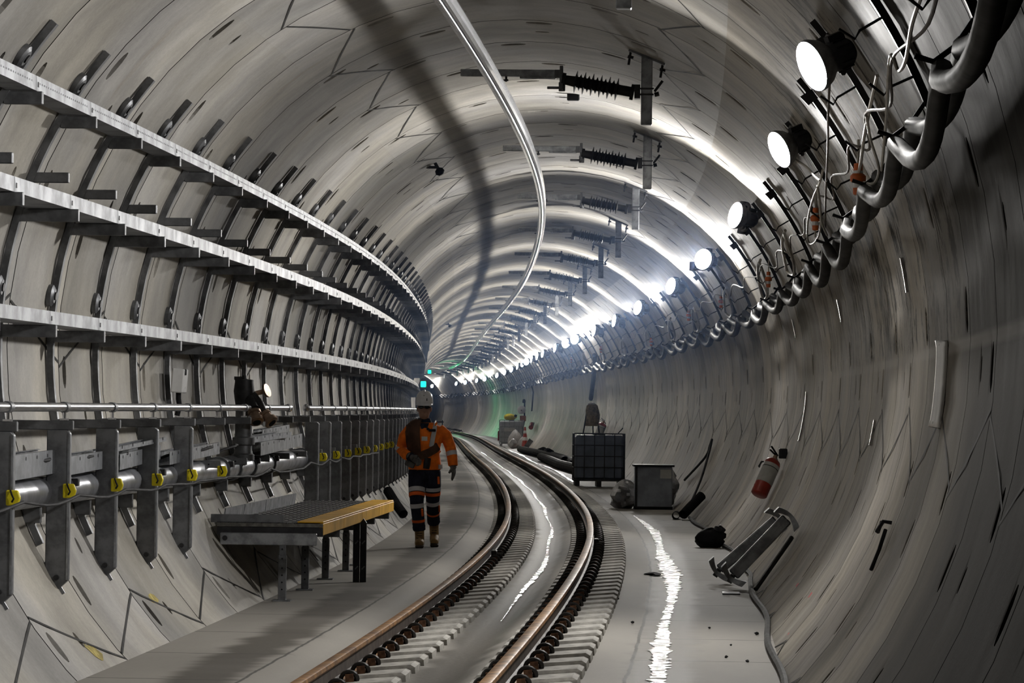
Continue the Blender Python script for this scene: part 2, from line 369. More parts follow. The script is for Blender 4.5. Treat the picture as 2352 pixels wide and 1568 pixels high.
# ------------------------------------------------------------------ the track
ca = math.atan(CANT / 1.137)
def plane_v(u): return .1515 + (CANT / 1.137) * u       # running plane of the two rail heads
def rail_prof(uc):
    p = [(-.036, 0), (.036, 0), (.037, -.028), (.028, -.04), (.010, -.05), (.009, -.118), (.03, -.130), (.066, -.137), (.066, -.148), (-.066, -.148), (-.066, -.137), (-.03, -.130), (-.009, -.118), (-.010, -.05), (-.028, -.04), (-.037, -.028)]
    p[0:1] = [(-.036, -.006), (-.026, 0)]; p[2:3] = [(.026, 0), (.036, -.006)]
    return [(uc + a * cos(ca) - b_ * sin(ca), plane_v(uc) + a * sin(ca) + b_ * cos(ca)) for a, b_ in p]
rs = np.concatenate([np.arange(14, 90, .5), np.arange(90, 420, 1.5)])
for uc, side in ((-.5685, 'beside the walkway the worker uses'), (.5685, 'nearer the wet drain and the lamps')):
    b = MB(); b.sweep(rail_prof(uc), rs)
    n = len(rail_prof(uc)); b.m = [0 if (i % n) in (0, 1, 2, 3, 4, 5, 15, 16, 17) else (1 if 6 <= (i % n) <= 7 or 13 <= (i % n) <= 14 else 0) for i in range(len(b.f))]
    o = b.build('steel_rail', [MT['rust'], MT['railweb']], smooth=.6)
    tag(o, 'curving rusty steel running rail, the one ' + side, 'rail', 'running rails')
BL = .724
def block_bm(b, x0=-.25, x1=.41, ly=.42, z1=0.0, z0=-.16, ch=.018):
    # chamfered concrete block, its top at z1 on the rail's seat
    y0, y1 = 0, ly
    lo = [(x0, y0, z0), (x1, y0, z0), (x1, y1, z0), (x0, y1, z0)]
    md = [(x0, y0, z1 - ch), (x1, y0, z1 - ch), (x1, y1, z1 - ch), (x0, y1, z1 - ch)]
    tp = [(x0 + ch, y0 + ch, z1), (x1 - ch * 1.6, y0 + ch, z1), (x1 - ch * 1.6, y1 - ch, z1), (x0 + ch, y1 - ch, z1)]
    fs = [(3, 2, 1, 0), (8, 9, 10, 11)]
    for o in (0, 4): fs += [(o + i, o + (i + 1) % 4, o + 4 + (i + 1) % 4, o + 4 + i) for i in range(4)]
    return lo + md + tp, fs
Mtilt = Matrix.Rotation(-ca, 4, 'Y')
def make_block(uc):
    t = thing('sleeper_block', 'x', 'sleeper')
    b = MB(); vs, fs = block_bm(b); b.add([Mtilt @ Vector(p) for p in vs], fs); b.build('block', MT['block'], t)
    for sx in (1, -1):
        b = MB(); c0 = .078 * sx
        arc = [(c0 + .03 * sx - sx * .052 * cos(a), .20, .012 + .050 * sin(a)) for a in [i * pi / 9 for i in range(-1, 10)]]
        arc += [(arc[-1][0] - .012 * sx, .23, .01), (arc[-1][0] - .05 * sx, .25, .012)]
        b.tube([Mtilt @ Vector(p) for p in arc], .0145, 6); b.build('rail_clip', MT['clip'], t, smooth=1.0)
        b = MB(); b.box(Mtilt @ Vector((c0 + .035 * sx, .21, .02)), (.05, .09, .06), Mtilt); b.build('clip_shoulder', MT['shoulder'], t)
    return t
protos = {}
for uc, side in ((-.5685, 'the rail beside the walkway'), (.5685, 'the rail nearer the drain')):
    for k in range(150):
        s = 22.578 - BL * 4 + BL * k
        lab = 'grey concrete sleeper block under %s, %s from the near end' % (side, nth(k + 1))
        v = plane_v(uc) - .1495
        if uc not in protos: t = protos[uc] = make_block(uc); t.location = W(s, uc, v); t.rotation_euler = (0, 0, phi(s)); t['label'] = lab
        else:
            t = copy_tree(protos[uc], lab, s, uc, v)
        t['group'] = 'sleeper blocks under the rails'
b = MB()
for uc in (-.5685, .5685):
    for k in range(150, 330):
        s = 22.578 - BL * 4 + BL * k; M = Matrix.Translation(W(s, uc, plane_v(uc) - .148)) @ Matrix.Rotation(phi(s), 4, 'Z') @ Mtilt
        vs, fs = block_bm(b); b.add([M @ Vector(p) for p in vs], fs)
        for sx in (-1, 1): b.box(M @ Vector((.11 * sx, .2, .035)), (.1, .1, .07), None, 1)
tag(b.build('far_sleeper_blocks', [MT['block'], MT['clip']]), 'distant sleeper blocks merging together far along the track', 'sleeper', kind='stuff')
for uc, s, side in ((-.5685, 41.6, 'rail beside the walkway'), (.5685, 43.0, 'rail nearer the drain')):
    t = thing('rail_clamp', 'black bolted clamp gripping the ' + side, 'clamp', s, uc, plane_v(uc) - .09)
    b = MB(); b.box((.075, 0, 0), (.06, .26, .10)); b.build('clamp_jaw', MT['clip'], t, bevel=.01)
    b = MB(); b.cyl((.09, .06, .0), (.17, .06, .0), .02, 8); b.cyl((.09, -.06, .0), (.15, -.06, .0), .02, 8); b.build('bolt', MT['clip'], t)
def water(name, lab, s0, s1, uc, wd, v, seed):
    q = random.Random(seed); b = MB(); L = []; a = s0
    while a < s1:
        e = min(1, (a - s0) / 4 + .1, (s1 - a) / 3 + .1)
        ww = wd * (.62 + .38 * sin(a * .37 + seed) * sin(a * .13)) * e
        c = uc(a) if callable(uc) else uc
        j = .15 if len(L) % 2 else .0
        L.append((a, c - ww * (.24 + j + .28 * q.random() ** 2), c + ww * (.24 + j + .28 * q.random() ** 2))); a += .13 * max(1, a / 25) ** 1.5 * q.uniform(.6, 1.4)
    vs = []
    for a, l, r in L: vs += [W(a, l, v), W(a, r, v)]
    b.add(vs, [(2 * i, 2 * i + 1, 2 * i + 3, 2 * i + 2) for i in range(len(L) - 1)])
    return tag(b.build(name, MT['water']), lab, 'puddle')
q = NT('shallow_water'); tc = q.n('TexCoord'); q.b.inputs['Base Color'].default_value = (.05, .048, .042, 1)
h = q.noise(tc.outputs['Object'], 9.0, 3, .6); h2 = q.noise(tc.outputs['Object'], 46, 2, .6); isl = q.ss(q.noise(tc.outputs['Object'], 7.0, 5, .7), .50, .58)
q.l(q.math('MULTIPLY_ADD', isl, .5, q.math('MULTIPLY_ADD', h2, .10, .05)), q.b.inputs['Roughness']); q.l(q.math('MULTIPLY_ADD', isl, -.45, .5), q.b.inputs['Specular IOR Level']); q.l(q.mix(isl, (.03, .028, .025), (.12, .11, .095)), q.b.inputs['Base Color']); q.bump(q.math('ADD', h, q.math('MULTIPLY', h2, .4)), .8, .03); MT['water'] = q.m
water('drain_water', 'bright wet trickle shining along the walkway near the cabinet', 17, 58.5, lambda a: 1.43 + .03 * sin(a * .4), .23, .005, 3)
water('drain_water', 'shining wet trickle beyond the dark caged tank', 84, 165, lambda a: 1.22 + .05 * sin(a * .2), .17, .022, 5)
water('drain_water', 'narrow bright trickle in the gutter between the rails', 30, 150, lambda a: .06 + .02 * sin(a * .5), .075, -.0665, 9)
# ------------------------------------------------------------------ left wall: stations every 1.87 m
WS, S0 = 1.87, 21.5
NST = 66
def arcstrip(b, d0, d1, r0, r1, w, n=16, y0=0.0, m=0, uo=0, vo=0):   # a bent flat bar following the lining; local frame of a thing at u=uo, v=vo
    vs = []
    for i in range(n + 1):
        d = d0 + (d1 - d0) * i / n
        for r in (r0, r1):
            u, v = pol(d, r); vs += [(u - uo, y0 - w / 2, v - vo), (u - uo, y0 + w / 2, v - vo)]
    fs = []
    for i in range(n):
        a = 4 * i; c = a + 4
        fs += [(a, a + 1, c + 1, c), (a + 2, c + 2, c + 3, a + 3), (a, c, c + 2, a + 2), (a + 1, a + 3, c + 3, c + 1)]
    fs += [(0, 2, 3, 1), (4 * n, 4 * n + 1, 4 * n + 3, 4 * n + 2)]
    return b.add(vs, fs, m)
def lug(t, deg):
    b = MB(); u, v = pol(deg, .0); n = Vector((-cos(rad(deg)), 0, -sin(rad(deg)))); c = Vector((u, -.09, v))
    b.lathe([(.075, .004), (.075, .035), (.05, .05), (.05, .052)], c, n, 16)
    b.box(c + n * .02 + Vector((0, .05, 0)), (.03, .09, .12), Matrix.Rotation(-rad(deg - 180), 4, 'Y'))
    o = b.build('fixing_lug', MT['galv_dark'], t, smooth=.7)
    b = MB(); b.cyl(c + n * .045, c + n * .062, .028, 10); b.build('bolt', MT['dark'], o)
def arm(t, v1, uend, h=.075, w=.05, bolt=True, name='arm'):
    ub = UT - math.sqrt(R * R - (v1 - VT) ** 2) + .03
    b = MB(); b.box(((ub + uend) / 2, 0, v1 - h / 2), (uend - ub, w, h)); o = b.build(name, MT['galv_dark'], t, bevel=.004)
    return o
def make_station():
    t = thing('tray_bracket', 'x', 'bracket')
    b = MB(); arcstrip(b, 140, 206, .012, .055, .062, 24); b.build('upright_channel', MT['galv_dark'], t, smooth=.6)
    lug(t, 145.3); lug(t, 172.8)
    arm(t, 3.478, -2.18); arm(t, 3.12, -2.352, .065); arm(t, 2.888, -2.285, .08); arm(t, 2.152, -2.418, .08)
    o = arm(t, 1.545, -2.30, .06, .045, name='handrail_arm')
    b = MB(); b.cyl((-2.36, 0, 1.545), (-2.36, 0, 1.60), .012, 8); b.box((-2.36, 0, 1.552), (.05, .05, .012)); b.build('clamp_stud', MT['chrome'], o)
    o = arm(t, 1.185, -2.33, .06, .045, name='support_arm')
    b = MB(); [b.cyl((x, -.0235, 1.155), (x, -.0245, 1.155), .008, 8) for x in (-2.62, -2.56, -2.5, -2.43)]; b.build('hole', MT['black'], o)
    arm(t, .992, -2.50, .10, .07, name='pipe_arm')
    return t
st = make_station(); stations = [st]
for k in range(-1, NST - 1):
    s = S0 + WS * k; lab = 'grey curved steel bracket bolted to the beige wall, %s from the near end' % nth(k + 2)
    if k == -1: st.location = W(s, 0, 0); st.rotation_euler = (0, 0, phi(s)); st['label'] = lab
    else: stations.append(copy_tree(st, lab, s))
for k in range(-5, -1): stations.append(copy_tree(st, 'grey curved steel bracket on the wall short of the first in view, %s back' % nth(-1 - k), S0 + WS * k))
for o in stations: o['group'] = 'tray brackets on the wall'
trays = []
for row, (uf, vt_, hl, dp) in enumerate(((-2.22, 3.572, .088, .165), (-2.34, 2.98, .09, .27), (-2.46, 2.24, .083, .25))):
    rn = ('top', 'middle', 'bottom')[row]; first = None
    for k in list(range(-1, NST - 1)) + list(range(-5, -1)):
        s = S0 + WS * k; ang = (phi(s) + phi(s + WS)) / 2; 
        lab = 'pale galvanised cable tray length in the %s row, %s from the near end' % (rn, nth(k + 2)) if k > -2 else 'galvanised cable tray length in the %s row short of the first in view, %s back' % (rn, nth(-1 - k))
        if first is None:
            t = first = thing('cable_tray', lab, 'cable tray')
            b = MB(); L = WS - .012
            b.prism([(0, 0), (0, -hl), (-dp, -hl), (-dp, -hl + .03), (-dp + .004, -hl + .03), (-dp + .004, -hl + .004), (-.004, -hl + .004), (-.004, -.003), (-.018, -.003), (-.018, 0)], 0, L)
            b.build('tray', MT['tray'], t)
            b = MB(); b.box((.002, .06, -hl * .55), (.004, .03, .03)); b.build('joint_bolt', MT['dark'], t)
            if row == 0:
                b = MB(); [b.box((.0012, .12 + i * .07, -hl * .45), (.0024, .03, .010)) for i in range(24)]; b.build('slot_row', MT['galv_dark'], t)
        else: t = copy_tree(first, lab)
        t['group'] = 'cable trays, %s row' % rn
        t.location = W(s, uf, vt_); t.rotation_euler = (0, 0, ang)
# handrail pipe, in two lengths either side of the hydrant
for s0, s1, lab in ((6, 36.6, 'bright steel handrail pipe on clamps, length nearer than the gap after the hydrant'), (38.5, 74, 'bright steel handrail pipe on clamps, length beyond the hydrant')):
    t = thing('handrail', lab, 'handrail', s0, -2.36, 1.63); Mi = (Matrix.Translation(W(s0, -2.36, 1.63)) @ Matrix.Rotation(phi(s0), 4, 'Z')).inverted()
    ss = np.append(np.arange(s0, s1, 1.0), s1); b = MB(); b.tube([Mi @ W(a, -2.36, 1.63) for a in ss], .029, 12); b.lathe([(.0, -.04), (.03, -.03), (.042, 0), (.03, .03), (0, .04)], Mi @ W(ss[0] if s0 > 20 else ss[-1], -2.36, 1.63), (0, 1, 0), 12)
    b.build('pipe', MT['chrome'], t, smooth=.7)
    for k in range(-8, 28):
        a = S0 + WS * k
        if s0 + .1 < a < s1 - .1:
            b = MB(); p0, p1 = Mi @ W(a - .05, -2.36, 1.63), Mi @ W(a + .05, -2.36, 1.63); b.tube([p0, p1], .035, 12); b.build('pipe_clamp', MT['galv_dark'], t, smooth=.7)
# the fire main along the wall
t = thing('fire_main_pipe', 'fat grey steel fire main pipe resting on the wall arms', 'pipe', 6, -2.52, 1.09); Mi = (Matrix.Translation(W(6, -2.52, 1.09)) @ Matrix.Rotation(phi(6), 4, 'Z')).inverted()
b = MB(); b.tube([Mi @ W(a, -2.52, 1.088) for a in np.arange(6, 90, 1.0)], .094, 20); b.build('pipe', MT['pipe'], t, smooth=.7)
for a in (20.3, 24.1, 28.0, 32.2, 33.1, 34.3, 36.0, 39.8, 43.5):
    b = MB(); c = Mi @ W(a, -2.52, 1.088); d = (Mi @ W(a + 1, -2.52, 1.088) - c).normalized()
    b.lathe([(.096, -.045), (.112, -.045), (.115, -.02), (.115, .02), (.112, .045), (.096, .045)], c, d, 20)
    o = b.build('coupling', MT['galv_dark'], t, smooth=.6); b = MB(); b.box(c + Vector((.11, 0, .05)), (.05, .06, .05)); b.build('coupling_bolt', MT['dark'], o, bevel=.006)
# hydrant standpipe
t = thing('fire_hydrant', 'dark standpipe with twin brass outlets rising from the fire main', 'hydrant', 33.2, -2.42, 1.16)
b = MB(); b.lathe([(.10, 0), (.10, .05), (.085, .06), (.078, .10), (.078, .13), (.102, .14), (.102, .20), (.078, .21), (.074, .5), (.074, .68)], n=20); b.build('riser', MT['galv_dark'], t, smooth=.6)
b = MB(); b.lathe([(.072, .42), (.078, .5), (.088, .56), (.095, .62), (.085, .70), (.085, .72), (.02, .73)], (-.0, 0, 0), n=20); b.cyl((0, 0, .72), (0, 0, .76), .02, 8); b.box((-.05, 0, .735), (.08, .03, .03)); b.build('valve_body', MT['dark'], t, smooth=.6)
b = MB(); b.tube([(.03, -.02, .56), (.07, -.06, .52), (.10, -.10, .46)], [.055, .05, .05], 14); b.tube([(.05, .02, .60), (.14, -.02, .50), (.17, -.05, .44)], [.05, .045, .045], 14); b.build('outlet_elbow', MT['dark'], t, smooth=.7)
for i, (c, d) in enumerate((((.105, -.11, .44), (.25, -.5, -.75)), ((.185, -.06, .42), (.6, -.3, -.6)))):
    b = MB(); b.lathe([(.045, 0), (.06, .005), (.06, .03), (.05, .035), (.05, .075), (.066, .08), (.066, .12), (.058, .125)], c, d, 16); o = b.build('brass_outlet', MT['brass'], t, smooth=.6); tag(o, 'brass hose outlet')
    b = MB(); dv = Vector(d).normalized(); cc = Vector(c) + dv * .126; b.lathe([(.038, 0), (.038, .004)], cc, dv, 14); b.build('outlet_mouth', MT['black'], o)
    b = MB(); cc = Vector(c) + dv * .1; sd = dv.orthogonal().normalized(); [b.box(cc + sd * .075 * g, (.03, .03, .05)) for g in (-1, 1)]; b.build('lug', MT['chrome'], o, bevel=.005)
b = MB(); b.lathe([(.05, 0), (.062, .01), (.062, .03)], (.18, .05, .62), (.8, -.3, .3), 14); b.cyl((.02, .02, .58), (.18, .05, .62), .022, 8); b.build('hand_wheel', MT['brass'], t, smooth=.6)
# walkway posts
def make_post():
    t = thing('walkway_post', 'x', 'post')
    b = MB(); b.prism([(-.075, .09), (-.055, .01), (.0, -.035), (.075, .035), (.075, .965), (.055, .985), (-.075, .985)], -.03, .03); o = b.build('post', MT['galv_dark'], t, bevel=.006)
    b = MB(); b.box((.066, -.032, .5), (.012, .006, .93)); b.build('flange', MT['galv'], o)
    b = MB(); b.bar((-.115, 0, .125), (.01, 0, -.075), .10, .012, up=(0, 1, 0)); b.build('foot_plate', MT['galv'], t)
    b = MB(); b.cyl((.0, -.03, .05), (.0, -.045, .05), .018, 8); b.build('bolt', MT['dark'], t)
    return t
post = None; ps = [S0 + WS * k for k in range(5)] + [39.6 + 1.62 * k for k in range(28)]
for i, s in enumerate(ps):
    lab = ('flat grey steel walkway post by the loose trays, %s from the near end' % nth(i + 1)) if i < 5 else ('flat grey steel walkway post in the close row behind the platform, %s along' % nth(i - 4))
    if post is None: t = post = make_post(); t.location = W(s, -2.39, .5); t.rotation_euler = (0, 0, phi(s)); t['label'] = lab
    else: t = copy_tree(post, lab, s, -2.39, .5)
    t['group'] = 'walkway posts along the wall'
hk = None
for i, s in enumerate([21.5, 23.37, 25.24, 27.11, 28.98, 30.85] + [S0 + WS * k for k in range(10, 19)]):
    lab = 'yellow plastic cable hook on a support arm, %s from the near end' % nth(i + 1)
    if hk is None:
        t = hk = thing('cable_hook', lab, 'hook', s, -2.315, 1.10)
        b = MB(); b.prism([(-.038, -.045), (.032, -.045), (.048, 0), (.032, .045), (-.038, .045)], -.06, -.03); b.build('plate', MT['yellow'], t, bevel=.006)
        b = MB(); b.tube([(-.01, -.065, .045), (.0, -.075, .02), (.012, -.075, -.005), (.0, -.072, -.025)], .006, 6); b.build('hook_wire', MT['black'], t)
    else: t = copy_tree(hk, lab, s, -2.315, 1.10)
    t['group'] = 'yellow cable hooks'
pts = []
hs = [16, 18, 19.6, 21.5, 23.37, 25.24, 27.11, 28.98, 30.85, 34, 38, 40.2, 42.07, 43.94, 45.8, 47.7, 50]
for i in range(len(hs) - 1):
    for j in range(5):
        f = j / 5; a = hs[i] + (hs[i + 1] - hs[i]) * f; sag = .012 * (hs[i + 1] - hs[i]) * 4 * f * (1 - f)
        pts.append(W(a, -2.26, 1.065 - sag + .01 * sin(a * 3)))
b = MB(); b.tube(pts, .010, 6); tag(b.build('black_cord', MT['black'], smooth=1), 'thin black cord strung through the yellow hooks', 'cord')
for i in range(9):
    q = random.Random(40 + i); a0 = 22.3 + i * 1.55 + q.uniform(-.2, .2) if i < 7 else 36 + (i - 7) * 1.2
    b = MB(); pp = []
    for j in range(15):
        f = j / 14; pp.append(W(a0 + 1.5 * f, -2.56 + .24 * sin(pi * f) * (.6 + .4 * q.random() * .3), 1.215 + .06 * sin(pi * f * 1.0) + .05 * f))
    b.tube(pp, .011, 6); tag(b.build('loose_cable', MT['black'], smooth=1), 'loose black cable curling over the fire main, %s from the near end' % nth(i + 1), 'cable', 'loose black cables on the fire main')
# loose channel lengths lying on the arms
def channel(lab, s0, s1, u, v, w, h, m, yaw=0.0, pitch=0.0, roll=0.0, open_end=False, name='steel_channel'):
    t = thing(name, lab, 'steel channel', s0, u, v, yaw); t.rotation_euler = (pitch, roll, phi(s0) + yaw); L = s1 - s0
    b = MB(); b.prism([(0, 0), (w, 0), (w, h), (w - .02, h), (w - .02, h - .005), (w - .005, h - .005), (w - .005, .005), (.005, .005), (.005, h - .005), (.02, h - .005), (.02, h), (0, h)], 0, L)
    b.build('channel', MT[m], t)
    b = MB(); [b.cyl((w - .001, y, h * .8), (w + .002, y, h * .8), .012, 8) for y in np.arange(.15, L - .1, .4)]; b.build('bolt_hole', MT['black'], t)
    return t
channel('wide galvanised channel lying on the arms behind the nearest posts', 21.7, 23.5, -2.52, 1.19, .14, .15, 'galv', .02, .012)
channel('wide galvanised channel lying on the arms behind the second post', 23.6, 25.6, -2.52, 1.19, .14, .12, 'galv', .02, .012)
channel('galvanised channel lying on the arms between third and fourth posts', 25.8, 28.2, -2.52, 1.19, .13, .11, 'galv', .03, .018)
channel('galvanised channel with bolt holes lying past the fourth post', 28.3, 31.8, -2.52, 1.19, .12, .10, 'galv', .02, .012)
channel('bright thin channel slanting over the others behind the third post', 25.3, 27.6, -2.50, 1.31, .10, .03, 'galv', -.03, .03)
channel('dark box channel, lowest of the three piled by the hydrant', 34.0, 37.2, -2.52, 1.19, .17, .12, 'galv_dark', -.02, .02)
channel('bright galvanised channel, middle of the three piled by the hydrant', 33.9, 35.9, -2.55, 1.31, .15, .05, 'galv', -.07, .02)
channel('dark box channel propped highest beside the hydrant', 35.6, 37.6, -2.60, 1.30, .09, .12, 'galv_dark', -.03, .02)
# junction box
t = thing('junction_box', 'pale grey junction box on the wall under the bottom tray', 'junction box', 30.6, -2.66, 1.76)
b = MB(); b.box((0, 0, .09), (.10, .26, .2)); b.build('box', MT['white'], t, bevel=.008, M=Matrix.Rotation(rad(4), 4, 'Y'))
b = MB(); b.tube([(.0, 0, 0), (.0, 0, -.06), (.01, 0, -.12), (-.01, 0, -.2)], .022, 10); b.build('conduit', MT['black'], t, smooth=1)
b = MB(); b.box((.055, -.05, .16), (.03, .05, .05)); b.build('gland', MT['black'], t, bevel=.005)
# platform
t = thing('work_platform', 'low steel grating platform with a yellow edge beside the wall', 'platform', 31.2, -1.98, 0)
L = 7.6; b = MB(); b.box((0.03, L / 2, .645), (.9, L, .03)); b.build('deck', MT['grate'], t)
b = MB(); [b.box((.03 - .42 + .07 * i, L / 2, .663), (.012, L, .008)) for i in range(10)]; [b.box((-.05, .04 + .34 * i, .662), (.75, .02, .006)) for i in range(23)]; b.build('grating_bars', MT['dark'], t)
for i in range(4):
    b = MB(); b.box((.465, .95 + 1.9 * i, .612), (.035, 1.88, .1)); b.box((.37, .95 + 1.9 * i, .672), (.22, 1.88, .012)); o = b.build('yellow_edge', MT['yellowpaint'], t, bevel=.004); tag(o, 'worn yellow painted edge')
b = MB(); b.box((.03, .02, .59), (.9, .05, .07)); b.build('end_beam', MT['dark'], t)
for y in (-.22, 1.86, 3.75, 5.6, 7.4):
    b = MB(); b.box((.045, y, .535), (.81, .06, .10)); b.build('cross_beam', MT['galv'] if y < 0 else MT['galv_dark'], t, bevel=.005)
    if y < 0:
        b = MB(); b.cyl((-.32, -.26, .54), (-.32, -.245, .54), .022, 10); b.build('bolt', MT['dark'], t)
for i, (y, x) in enumerate(((.1, .13), (2.0, .13), (4.1, .11), (5.9, .14), (7.3, .12))):
    b = MB(); b.box((x, y, .27), (.055, .055, .52)); b.box((x, y, .2), (.066, .066, .38)); o = b.build('leg', MT['galv_dark'], t, bevel=.003)
    b = MB(); [b.cyl((x, y - .034, z), (x, y - .0345, z), .008, 8) for z in (.1, .16, .22, .28, .36, .44)]; b.build('hole', MT['black'], o)
    b = MB(); b.box((x, y, .006), (.15, .13, .012)); b.build('foot_plate', MT['galv'], t)
for y0, y1 in ((.35, 1.7), (1.75, 3.4), (3.45, 6.1)):
    b = MB(); b.box((-.40, (y0 + y1) / 2, .715), (.012, y1 - y0, .11), Matrix.Rotation(.12, 4, 'Y')); b.build('kick_plate', MT['galv'], t)
b = MB(); b.box((-.17, .06, .695), (.62, .012, .07)); b.build('end_plate', MT['galv_dark'], t)
for i, du in enumerate((-.03, .034)):
    b = MB(); b.prism([(-.03, 0), (.03, 0), (.03, .56), (.0, .60), (-.03, .56)], -.012, .012); o = b.build('picket', MT['dark'])
    o.location = W(34.9, -1.50 + du, .0); o.rotation_euler = (0, 0, phi(35)); tag(o, 'dark pointed picket standing at the platform edge, ' + ('wall side of the pair' if i == 0 else 'track side of the pair'), 'picket')
    b = MB(); [b.bar((-.012, -.013, z), (.016, -.013, z + .03), .003, .012) for z in (.12, .36)]; b.build('pale_streak', MT['galv_dark'], o)
# corrugated hose on the left wall behind the worker
def corrugated(name, lab, pts, r, m='black', cat='hose', group=None, pitch=.035):
    P = [Vector(p) for p in pts]; b = MB(); out, rr = [], []
    d = 0; seg = []
    for a, c in zip(P[:-1], P[1:]):
        n = max(2, int((c - a).length / (pitch / 2)))
        for i in range(n): out.append(a.lerp(c, i / n)); rr.append(r * (1.0 if len(out) % 2 else .86))
    out.append(P[-1]); rr.append(r); b.tube(out, rr, 12, cap=False)
    o = b.build(name, MT[m]); tag(o, lab, cat, group); return o
corrugated('corrugated_hose', 'short black corrugated hose leaning on the wall behind the worker', [wallp(52.1, 221.5, .10), wallp(52.3, 218, .10), wallp(52.8, 213.5, .09)], .07)
# ------------------------------------------------------------------ overhead conductor rail and its insulated supports
cs = np.concatenate([np.arange(12, 90, .6), np.arange(90, 340, 1.5)])
UCN, VCN = -.12, 4.45
t = thing('conductor_rail', 'long polished aluminium conductor rail curving under the tunnel crown', 'conductor rail')
b = MB(); pr_ = [(-.042, .055), (.042, .055), (.042, .045), (.012, .041), (.014, .02), (.04, -.02), (.034, -.052), (.016, -.052), (.022, -.02), (.0, .015), (-.022, -.02), (-.016, -.052), (-.034, -.052), (-.04, -.02), (-.014, .02), (-.012, .041), (-.042, .045)]
b.sweep([(UCN + a * 1.25, VCN + c) for a, c in pr_], cs); b.build('profile', MT['alu'], t, smooth=.5)
b = MB(); b.sweep([(UCN + .014 * cos(a), VCN - .055 + .014 * sin(a)) for a in [i * pi / 4 for i in range(8)]], cs); tag(b.build('contact_wire', MT['chrome'], t, smooth=1), 'thin contact wire gripped underneath')
def make_support():
    t = thing('conductor_support', 'x', 'insulator'); ox, oz = 1.17, 4.75
    def P(u, v, y=0): return Vector((u - ox, y, v - oz - (.085 if v < 4.7 and -.5 < u < 1.3 else 0)))
    b = MB(); b.box(P(1.17, 4.735), (.34, .16, .02), Matrix.Rotation(rad(21.4), 4, 'Y')); b.build('ceiling_plate', MT['galv_dark'], t)
    for u in (1.03, 1.31):
        b = MB(); v = VT + math.sqrt(R * R - (u - UT) ** 2); b.cyl((u - ox, 0, v - oz - .002), (u - ox - .02, 0, v - oz - .13), .011, 8); b.cyl((u - ox, 0, v - oz - .05), (u - ox - .005, 0, v - oz - .075), .026, 8); b.build('anchor_bolt', MT['dark'], t)
    b = MB(); b.box((.002, 0, -.30), (.098, .098, .61)); b.build('drop_post', MT['galv'], t, bevel=.006)
    b = MB(); b.box(P(1.172, 4.545), (.125, .125, .014)); b.box(P(1.172, 4.495), (.125, .125, .014)); b.box(P(1.09, 4.52), (.05, .13, .12)); b.cyl(P(1.24, 4.52, -.05), P(1.31, 4.53, -.05), .012, 8); b.cyl(P(1.24, 4.50, .04), P(1.28, 4.51, .04), .02, 8); b.build('post_clamp', MT['dark'], t)
    a, c = P(1.06, 4.515), P(.43, 4.625); d = (c - a).normalized(); L = (c - a).length
    prof = [(.055, .0), (.07, .0), (.07, .03), (.045, .03), (.045, .13)]
    for i in range(11):
        y = .14 + i * .0365; q = .10 if i % 2 == 0 else .075
        prof += [(.048, y), (q, y + .010), (q - .004, y + .014), (.048, y + .024)]
    prof += [(.045, .56), (.042, L - .03), (.06, L - .03), (.06, L)]
    b = MB(); b.lathe(prof, a, d, 20); b.build('ribbed_insulator', MT['hose'], t, smooth=.4)
    b = MB(); b.box(P(.425, 4.64), (.03, .09, .20)); b.box(P(.40, 4.67), (.07, .10, .07)); b.cyl(P(.30, 4.55), P(.45, 4.55), .013, 8); b.cyl(P(.43, 4.52), P(.43, 4.60), .03, 10); b.build('end_bracket', MT['galv_dark'], t, bevel=.004)
    b = MB(); b.box(P(-.03, 4.675), (.86, .05, .062)); b.box(P(.22, 4.637), (.32, .045, .02)); b.build('carrier_arm', MT['galv'], t, bevel=.004)
    b = MB(); b.cyl(P(-.06, 4.60), P(-.06, 4.699), .010, 8); b.cyl(P(-.06, 4.66), P(-.06, 4.69), .022, 8); b.box(P(-.12, 4.612), (.16, .07, .012)); b.build('hanger_bolt', MT['dark'], t)
    return t
sup = None
for k in range(-1, 28):
    s = 32.4 + 9.4 * k; lab = 'ribbed black insulator arm hung under the crown, %s from the near end' % nth(k + 2)
    if sup is None: t = sup = make_support(); t.location = W(s, 1.17, 4.75); t.rotation_euler = (0, 0, phi(s)); t['label'] = lab
    else: t = copy_tree(sup, lab, s, 1.17, 4.75)
    t['group'] = 'insulated conductor supports'
for s, d, lab in ((44.2, 119.5, 'small dark sensor fixed on the crown left of the conductor rail'), (121, 124, 'tiny dark sensor on the crown far down the tunnel')):
    t = thing('sensor', lab, 'sensor'); n = wallp(s, d, .12) - wallp(s, d); b = MB(); b.cyl(wallp(s, d, -.02), wallp(s, d, .08), .02, 8); b.box(wallp(s, d, .06) + Vector((-.06, 0, .0)), (.14, .05, .03)); b.build('mount', MT['dark'], t)
    b = MB(); b.lathe([(.02, 0), (.05, .02), (.06, .06), (.03, .09)], wallp(s, d, .07), n, 12); b.build('head', MT['black'], t, smooth=1)
t = thing('crown_clip', 'small black bracket stuck on the crown beside a ring joint', 'bracket'); b = MB(); b.box(wallp(38.6, 84.5, .03), (.13, .08, .08)); b.build('clip', MT['black'], t, bevel=.01)
